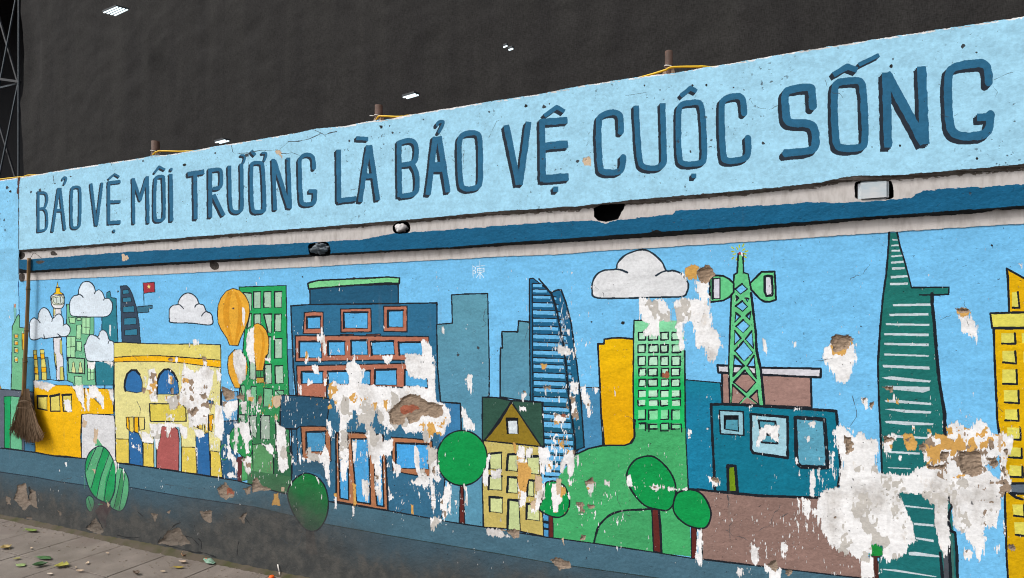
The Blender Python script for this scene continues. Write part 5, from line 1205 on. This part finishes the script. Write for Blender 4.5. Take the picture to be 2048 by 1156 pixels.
# scattered crumbs
V, Fc = [], []
for i in range(420):
    x, y = rs.uniform(-6.5, -2.2), -abs(rs.gauss(0, .16))-.01; s = rs.uniform(.0015, .005)
    vv, ff = box_geo(x-s, x+s, y-s*.7, y+s*.7, 0, s*.8); o_ = len(V); V += vv; Fc += [tuple(k+o_ for k in q) for q in ff]
tag(pyd('grit', V, Fc, None, [plain('grit', '#5a5046', .95, '#9a8d80', 300)]), 'crumbs of soil and grit scattered over the slabs', 'grit', kind='stuff')
g0 = G(418, 1124); V, Fc = [], []
for i in range(10):
    for j in range(5):
        t, u = i/9-.5, j/4-.5; pinch = 1-.55*abs(t*2)**6; V.append((t*.15, u*.05*pinch, .010+.012*math.cos(t*3)*(1-4*u*u)+.004*math.sin(9*t+5*u)))
for i in range(9):
    for j in range(4): Fc.append((i*5+j, i*5+j+1, i*5+6+j, i*5+5+j))
wr = pyd('sweet_wrapper', V, Fc, None, [plain('wrapper_film', '#8fa597', .25, '#4f7a62', 60), plain('wrapper_print', '#c2552f', .3)], True)
for p in wr.data.polygons:
    if 4 <= p.index <= 11: p.material_index = 1 if p.index % 4 in (1, 2) else 0
wr.location = g0; wr.rotation_euler = (0, 0, math.radians(-22)); tag(wr, 'crumpled pale green plastic sweet wrapper with an orange print by the wall', 'wrapper')
a_0, b_0 = G(549, 1131+2, .035), G(560, 1151, .008); cg = empty('cigarette_end', tuple(G(556, 1150)), 'white cigarette end leaning on the soil at the foot of the wall', 'cigarette end')
a_0 = Vector((b_0[0]-.03, b_0[1]+.012, .066)); b_v = Vector(b_0); mid = a_0.lerp(b_v, .7)
bpy.context.view_layer.update()
pyd('paper_tube', *tube_geo([a_0, mid], .004, 10), cg, [plain('cigarette_paper', '#dedad4', .8)], True); pyd('filter', *tube_geo([mid, b_v], .0041, 10), cg, [plain('cigarette_filter', '#d8cdbd', .8)], True)
g1 = G(543, 1157); oc = pyd('bottle_cap', *join_geo([tube_geo([(0, 0, 0), (0, 0, .004), (0, 0, .013), (0, 0, .015)], [.016, .0165, .0155, .013], 20)]), None, [plain('orange_plastic', '#f0661f', .4)], True); oc.location = g1+np.array([0, 0, .002]); tag(oc, 'bright orange plastic bottle cap at the bottom edge by the wall', 'bottle cap')
# ================================================================== broom hanging on the wall
BAM = plain('bamboo', '#8a6a3e', .55, '#6e5230', 14, .001, (3, 3, .6)); STRW = plain('broom_straw', '#6b5540', .8, '#8c7358', 50, .001, (8, 8, .7)); STRD = plain('broom_binding', '#54432f', .85, '#6b5640', 60)
bt, bb = P(58, 516, .045), P(48, 792, .045)
broom = empty('broom', tuple(P(50, 885, .06)), 'straw broom with a bamboo handle hanging head down by the crack at the left', 'broom'); bpy.context.view_layer.update()
hp, hr = [], []
for i in range(41):
    t = i/40; p = bt*(1-t)+bb*t; p = p+np.array([.004*math.sin(t*5), 0, 0]); hp.append(p); hr.append(.0115+.0025*t+(.0022 if i in (9, 21, 30) else 0))
pyd('handle', *tube_geo(hp, hr, 12), broom, [BAM], True)
NODM = plain('bamboo_node', '#5a4226', .6)
for i in (9, 21, 30):
    d_ = (Vector(hp[i+1])-Vector(hp[i])).normalized(); pyd('bamboo_node', *tube_geo([Vector(hp[i])-d_*.004, Vector(hp[i]), Vector(hp[i])+d_*.004], [hr[i]*.98, hr[i]+.0022, hr[i]*.98], 12), broom, [NODM], True)
rb_ = random.Random(4); geo = []; geo2 = []
for i in range(620):
    a = rb_.uniform(-1, 1); dep = rb_.uniform(.005, .055); sh = rb_.random()
    x_top = 51+a*7; x_mid = 50+a*12+rb_.uniform(-1, 1); x_bot = 53+a*34+rb_.uniform(-3, 3); yb_ = 884-6*abs(a)**1.5-rb_.uniform(0, 14)+(4 if a > 0 else -3)
    if a < -.55: yb_ -= rb_.uniform(0, 14)
    pth = [P(x_top, 783+rb_.uniform(-6, 4), .03+dep*.4), P(x_mid, 808, .03+dep*.55), P((x_mid*.55+x_bot*.45), 843, .025+dep*.8), P(x_bot, yb_, .018+dep+rb_.uniform(-.008, .008))]
    (geo if i % 3 else geo2).append(tube_geo(pth, [.0020, .0020, .0018, .0011], 4))
for i in range(40):
    y = rb_.uniform(790, 835); sgn = rb_.choice((-1, 1)); hw_ = 8+(y-785)*.30
    geo.append(tube_geo([P(50+sgn*hw_*.8, y, .06), P(50+sgn*(hw_+3), y+6+rb_.uniform(0, 8), .055), P(50+sgn*(hw_+2+rb_.uniform(0, 5)), y+20+rb_.uniform(0, 18), .05)], [.0014, .0013, .0008], 4))
bs = pyd('bristles', *join_geo(geo), broom, [STRW]); bs['kind'] = 'stuff'; bs2 = pyd('bristles', *join_geo(geo2), broom, [STRD]); bs2['kind'] = 'stuff'
for yc, w_, r_ in ((800, 10.5, .0028), (803, 11, .0028), (815, 14.5, .0022)):
    ring = []
    for k in range(19):
        an = 2*math.pi*k/18; ring.append(P(50.5+w_*math.cos(an), yc+1.2*math.sin(an), .055+.035*math.sin(an)))
    pyd('binding', *tube_geo(ring, r_, 6, False), broom, [STRD], True)
pyd('hanging_wire', *tube_geo([P(60, 518, .05), P(66, 507, .06), P(70, 506, .035), P(80, 514, 0), P(85, 518, .03)], .0016, 6), broom, [plain('rusty_wire', '#4a3a2e', .6)], True)
# ================================================================== pipe stubs, collars and the yellow cable on top of the wall
PIP = plain('rusted_pipe', '#5a4136', .75, '#3f3029', 30, .002); COLR = plain('cement_collar', '#a08c78', .95, '#7d6a59', 25, .008); TIE = plain('white_cable_tie', '#d5d5d5', .5)
for (px, ptop, pbase, pw, ty, lab) in ((311, 283, 309, 12, 303, 'leftmost rusty pipe stub set in cement on top of the wall'), (757.5, 211, 238, 14.5, 232.5, 'rusty pipe stub above the letter A in the middle of the wall top'), (1337.5, 103, 141, 17.5, 134, 'tallest rusty pipe stub, nearest the right end of the wall top')):
    OFP = -.06; c_ = P(px, pbase+6, OFP); tpz = P(px, ptop, OFP); wdt = float(P(px+pw/2, ptop, OFP)[0]-P(px-pw/2, ptop, OFP)[0])/2*.93
    r_p = wdt*.95
    st_ = empty('pipe_stub', tuple(c_), lab, 'pipe', 'pipe stubs on top of the wall'); bpy.context.view_layer.update()
    ve, fe = [], []
    n = 20
    for (rr2, z) in ((r_p, c_[2]-.03), (r_p, tpz[2]), (r_p*.82, tpz[2]), (r_p*.82, tpz[2]-.05)):
        for k in range(n): ve.append((tpz[0]+rr2*math.cos(2*math.pi*k/n), tpz[1]+rr2*math.sin(2*math.pi*k/n), z))
    for a in range(3):
        for k in range(n): fe.append((a*n+k, a*n+(k+1) % n, a*n+n+(k+1) % n, a*n+n+k))
    pyd('pipe', ve, fe, st_, [PIP], True)
    ve, fe = [], []; rj = random.Random(int(px))
    zb = float(P(px, at(TOP, px)+3, BANDF)[2])
    for (rr2, z) in ((r_p*4.2, zb-.015), (r_p*3.2, zb+.003), (r_p*2.0, zb+.014), (r_p*1.25, float(P(px, pbase-2, OFP)[2])), (r_p*.9, float(P(px, pbase-2, OFP)[2])+.004)):
        for k in range(24):
            q = 1+rj.uniform(-.12, .12); yy_ = max(-BANDF+.002, rr2*q*math.sin(2*math.pi*k/24)*.55+tpz[1]); ve.append((tpz[0]+rr2*q*math.cos(2*math.pi*k/24), yy_, z+rj.uniform(-.003, .003)))
    for a in range(4):
        for k in range(24): fe.append((a*24+k, a*24+(k+1) % 24, a*24+24+(k+1) % 24, a*24+24+k))
    pyd('cement_collar', ve, fe, st_, [COLR])
    zt = float(P(px, ty, OFP)[2]); ring = [(tpz[0]+(r_p+.002)*math.cos(2*math.pi*k/20), tpz[1]+(r_p+.002)*math.sin(2*math.pi*k/20), zt-.006*math.cos(2*math.pi*k/20)) for k in range(21)]
    g_ = [tube_geo(ring, .0026, 6, False)]
    if 700 < px < 800: g_.append(tube_geo([(tpz[0]-r_p, tpz[1]-r_p*.4, zt+.004), (tpz[0]-r_p-.03, tpz[1]-r_p*.6, zt+.006)], .0026, 6))
    pyd('cable_tie', *join_geo(g_), st_, [TIE], True)
cab = [(-120,373,.1), (20,356,.08), (44,354,.05), (55,350.5,.05), (70,350,.06), (120,348,.12), (230,336,.12), (296,319,.07), (311,304,-.01), (322,302,-.02), (372,302.5,-.03), (430,300,-.10), (600,280,-.12), (720,258,-.1), (746,248,-.05), (757,233,-.02), (770,232.5,-.02), (805,233,-.03), (850,232,-.1), (1100,195,-.12), (1240,168,-.09), (1280,155,-.04), (1328,141,-.02), (1345,134.5,-.02), (1405,133,-.03), (1430,134,-.05), (1500,130,-.12), (1800,80,-.12), (2200,20,-.12)]
cp = [P(x, y, o if o < 0 else -.09) for x, y, o in cab]; cs = smooth([tuple(q) for q in [(a[0], a[2]) for a in cp]], False, 6); yy = np.interp([q[0] for q in cs], [q[0] for q in cp], [q[1] for q in cp])
cbl = pyd('yellow_cable', *tube_geo([(q[0], y_, q[1]) for q, y_ in zip(cs, yy)], .005, 8), None, [plain('yellow_sheath', '#e6bd1c', .5, '#d8ac14', 9)], True); tag(cbl, 'yellow cable running along the top of the wall, tied to the pipe stubs', 'cable')
# ================================================================== things stuffed in the ledge
def lump(name, px, py, wx, wz, off, dep, mat, lab, cat, seed, amp=.35, fr=3.0):
    bm = bmesh.new(); bmesh.ops.create_icosphere(bm, subdivisions=4, radius=1); from mathutils import noise as mn
    c = P(px, py, off)
    for v_ in bm.verts:
        n_ = mn.turbulence(v_.co*fr*.5+Vector((seed, 0, 0)), 2, True); k = 1+amp*(n_-.5); v_.co = Vector((v_.co.x*wx*k, v_.co.y*dep*k, v_.co.z*wz*k))
    me = bpy.data.meshes.new(name); bm.to_mesh(me); bm.free(); me.shade_smooth(); o = link(name, me, None, [mat]); o.location = c; return tag(o, lab, cat)
lump('plastic_bag', 641, 497, .068, .031, .018, .04, plain('black_plastic', '#434d55', .6, '#566068', 12, .001), 'crumpled black plastic bag stuffed into the gap in the blue ledge', 'plastic bag', 3.1, .8, 2.6)
lump('rag', 803, 456, .038, .027, -.002, .03, plain('white_rag', '#d2d0d0', .9, '#b5b1b0', 20), 'wad of white cloth stuffed in a hole above the ledge', 'rag', 8.4, .5, 2)
q0, q1 = P(1716, 364, .0), P(1778, 398, .0); bmz = bmesh.new(); bmesh.ops.create_cube(bmz, size=1)
rz = random.Random(1)
bmesh.ops.bevel(bmz, geom=[e for e in bmz.edges if e.calc_face_angle(0) > .8], offset=.09, segments=3, affect='EDGES')
meb = bpy.data.meshes.new('concrete_block'); bmz.to_mesh(meb); bmz.free(); 
blk = link('concrete_block', meb, None, [plain('painted_block', '#c6c8ca', .9, '#a9b9c2', 9, .001, (1, 1, 2.4), .40, .66)]); blk.location = tuple((q0+q1)/2+np.array([0, .055, 0])); blk.scale = (float(q1[0]-q0[0]), .13, float(q0[2]-q1[2])); tag(blk, 'pale concrete block wedged in the hole above the ledge at the right', 'concrete block')
# ================================================================== black netting and steel frame behind the wall
YT = 2.6
def Q(px, py, y): return P(px, py, -y)
from mathutils import noise as mn
nx, nz = 460, 240; p0, p1 = Q(41, 0, YT), Q(2500, 0, YT); xa, xb = float(p0[0]), float(p1[0])+1.5; za, zb = 1.6, 9.0
V, Fc = [], []
for j in range(nz+1):
    z = za+(zb-za)*j/nz; pyx = HY-(z-CH)*F*1/((CAMD+YT)/(SS+(40-1024)/F*CC))
    ed = np.interp(pyx, [-200, 0, 20, 60, 95, 150, 190, 205, 235, 300, 360], [40, 40, 40, 44, 47, 47.5, 45, 39, 41, 45, 47])
    for i in range(nx+1):
        t = i/nx; xl_ = float(Q(ed, 100, YT)[0]); x = xl_+(xb-xl_)*t
        fold = .014*mn.noise(Vector((x*.7, z*.10, 3)))+.007*mn.noise(Vector((x*3.2, z*.3, 7)))+.008*mn.noise(Vector((x*4+z*2.8, z*3.0-x*2, 1)))+.009*mn.turbulence(Vector((x*2.6-z*2.9, z*3.8+x*1.6, 5)), 4, True)+.004*mn.noise(Vector((x*2.1+z*2.6, z*4.6-x*1.8, 9)))
        if t < .03: fold += .04*math.sin(t/.03*math.pi)*(.5+.5*math.sin(z*2.5))
        V.append((x, YT+fold, z))
for j in range(nz):
    for i in range(nx): Fc.append((j*(nx+1)+i, j*(nx+1)+i+1, (j+1)*(nx+1)+i+1, (j+1)*(nx+1)+i))
def net_mat():
    m = plain('black_netting', '#343332', .95, '#2c2b2b', 1.2, .0, (3, 1, .35), .35, .65, spec=.1); n = m.node_tree; b = n.nodes['Principled BSDF']; src = b.inputs['Base Color'].links[0].from_socket
    ge = n.nodes.new('ShaderNodeNewGeometry'); fac = None
    for sc in ((520, 1, 60), (60, 1, 520)):
        mp = n.nodes.new('ShaderNodeMapping'); mp.inputs['Scale'].default_value = sc; no = n.nodes.new('ShaderNodeTexNoise'); no.inputs['Scale'].default_value = .45; no.inputs['Detail'].default_value = 2
        n.links.new(ge.outputs['Position'], mp.inputs[0]); n.links.new(mp.outputs[0], no.inputs['Vector'])
        if fac is None: fac = no.outputs['Fac']
        else: a = n.nodes.new('ShaderNodeMath'); a.operation = 'ADD'; n.links.new(fac, a.inputs[0]); n.links.new(no.outputs['Fac'], a.inputs[1]); fac = a.outputs[0]
    mr = n.nodes.new('ShaderNodeMapRange'); mr.inputs['From Min'].default_value = .7; mr.inputs['From Max'].default_value = 1.3; mr.inputs['To Min'].default_value = .58; mr.inputs['To Max'].default_value = 1.42
    n.links.new(fac, mr.inputs['Value']); sc_ = n.nodes.new('ShaderNodeVectorMath'); sc_.operation = 'SCALE'; n.links.new(src, sc_.inputs[0]); n.links.new(mr.outputs[0], sc_.inputs['Scale']); n.links.new(sc_.outputs[0], b.inputs['Base Color'])
    return m
net = pyd('netting', V, Fc, None, [net_mat()], True); tag(net, 'huge black building net hung in folds behind the painted wall', 'netting')
room = bpy.data.meshes.new('dark_building'); DK = plain('dark_interior', (.006, .007, .010), .95)  # near black: the interior's darkness is put into the colour
xr0 = float(Q(-400, 100, 5)[0])
bld = pyd('dark_building', *join_geo([box_geo(xr0-6, xb+1, 6.0, 6.2, 0, 9.4), box_geo(xr0-6, xb+1, 2.9, 6.0, 9.1, 9.4), box_geo(xr0-6.2, xr0-6, 1.5, 6.2, 0, 9.4)]), None, [DK]); tag(bld, 'unlit building shell behind the steel frame at the left', 'building')  # unseen roof added over the shell to shut out sky light
STL = plain('blue_grey_steel', '#3d474f', .7, '#2f373e', 12); STD = plain('dark_steel', '#2a2d33', .6, '#1e2126', 12)
fr = empty('steel_frame', tuple(Q(38, 370, YT+.08)), 'blue grey steel lattice column at the left edge of the black net', 'steel frame'); bpy.context.view_layer.update()
def bar(a, b, r, mat, name, dy):
    A_, B_ = Vector(Q(a[0], a[1], YT+dy)), Vector(Q(b[0], b[1], YT+dy)); d_ = (B_-A_).normalized(); s_ = d_.cross(Vector((0, 1, 0))).normalized()*r; t_ = Vector((0, r*.8, 0)); V = []
    for p in (A_, B_): V += [p-s_-t_, p+s_-t_, p+s_+t_, p-s_+t_]
    pyd(name, V, [(0, 1, 5, 4), (1, 2, 6, 5), (2, 3, 7, 6), (3, 0, 4, 7), (3, 2, 1, 0), (4, 5, 6, 7)], fr, [mat])
bar((38, -300), (37, 400), .012, STL, 'upright', .10)
for a, b, m in (((33, -10), (-8, 205), STL), ((36, 168), (-8, 385), STL), ((48, -140), (34, -5), STL)): bar(a, b, .011, m, 'brace', .14)
for a, b in (((-12, 0), (35, 162)), ((-12, 215), (36, 372))): bar(a, b, .014, STD, 'brace', .18)
bar((-60, 150), (40, 164), .017, STD, 'cross_bar', .12); bar((-60, 190), (40, 166), .012, STL, 'cross_bar', .15)
# lit ceiling panels hanging just in front of the net
EM = bpy.data.materials.new('lit_tube'); EM.use_nodes = True; b = EM.node_tree.nodes['Principled BSDF']; b.inputs['Base Color'].default_value = (.9, .95, 1, 1); b.inputs['Emission Color'].default_value = (.80, .95, 1, 1); b.inputs['Emission Strength'].default_value = 1.0
HSG = plain('lamp_housing', '#30363a', .6)
def panel(corners, lab, ntube, yc=2.25):
    """a flat square panel lamp hanging level; its four corners seen from below"""
    c = np.mean(np.array(corners, float), 0); zc = float(Q(c[0], c[1], yc)[2]); pp = [G(x, y, zc) for x, y in corners]; ctr = np.mean(pp, 0)
    r = empty('panel_lamp', tuple(ctr), lab, 'lamp', 'lit panel lamps in front of the net'); bpy.context.view_layer.update()
    a, b_, c_, d_ = [np.array(q) for q in pp]; up = np.array([0, 0, .02])
    V = [q+s for s in (up*.2, up) for q in pp]; pyd('housing', V, [(3, 2, 1, 0), (4, 5, 6, 7), (0, 1, 5, 4), (1, 2, 6, 5), (2, 3, 7, 6), (3, 0, 4, 7)], r, [HSG])
    for i in range(ntube):
        t0, t1 = (i+.25)/ntube, (i+.65)/ntube; q = [a+(d_-a)*t0, b_+(c_-b_)*t0, b_+(c_-b_)*t1, a+(d_-a)*t1]; V = [x-up*.4 for x in q]+[x+up*.1 for x in q]
        pyd('tube', V, [(3, 2, 1, 0), (4, 5, 6, 7), (0, 1, 5, 4), (1, 2, 6, 5), (2, 3, 7, 6), (3, 0, 4, 7)], r, [EM])
    pyd('wire', *tube_geo([ctr+up, ctr+np.array([0, .1, 9-zc])], .0006, 4), r, [DK])
panel(((204.5, 24), (232, 12.5), (258.5, 19.5), (233, 31.5)), 'lit square panel lamp highest up at the left, its four tubes showing', 4)
panel(((428, 284), (447, 279), (461, 282), (444, 286.5)), 'lit panel lamp just above the wall top beside the first pipe stub', 2)
panel(((804, 193.5), (828, 186.5), (839.5, 190.5), (817, 197)), 'lit panel lamp above the wall top right of the middle pipe stub', 2)
panel(((1006, 93), (1013, 90), (1016, 92), (1009, 95)), 'tiny lit lamp high on the net, the left one of a close pair', 1); panel(((1016, 98), (1024, 95.5), (1028, 98), (1020, 101)), 'tiny lit lamp high on the net, the right one of a close pair', 1)
for o in list(bpy.data.objects):
    if o.type == 'EMPTY': o.empty_display_size = .01
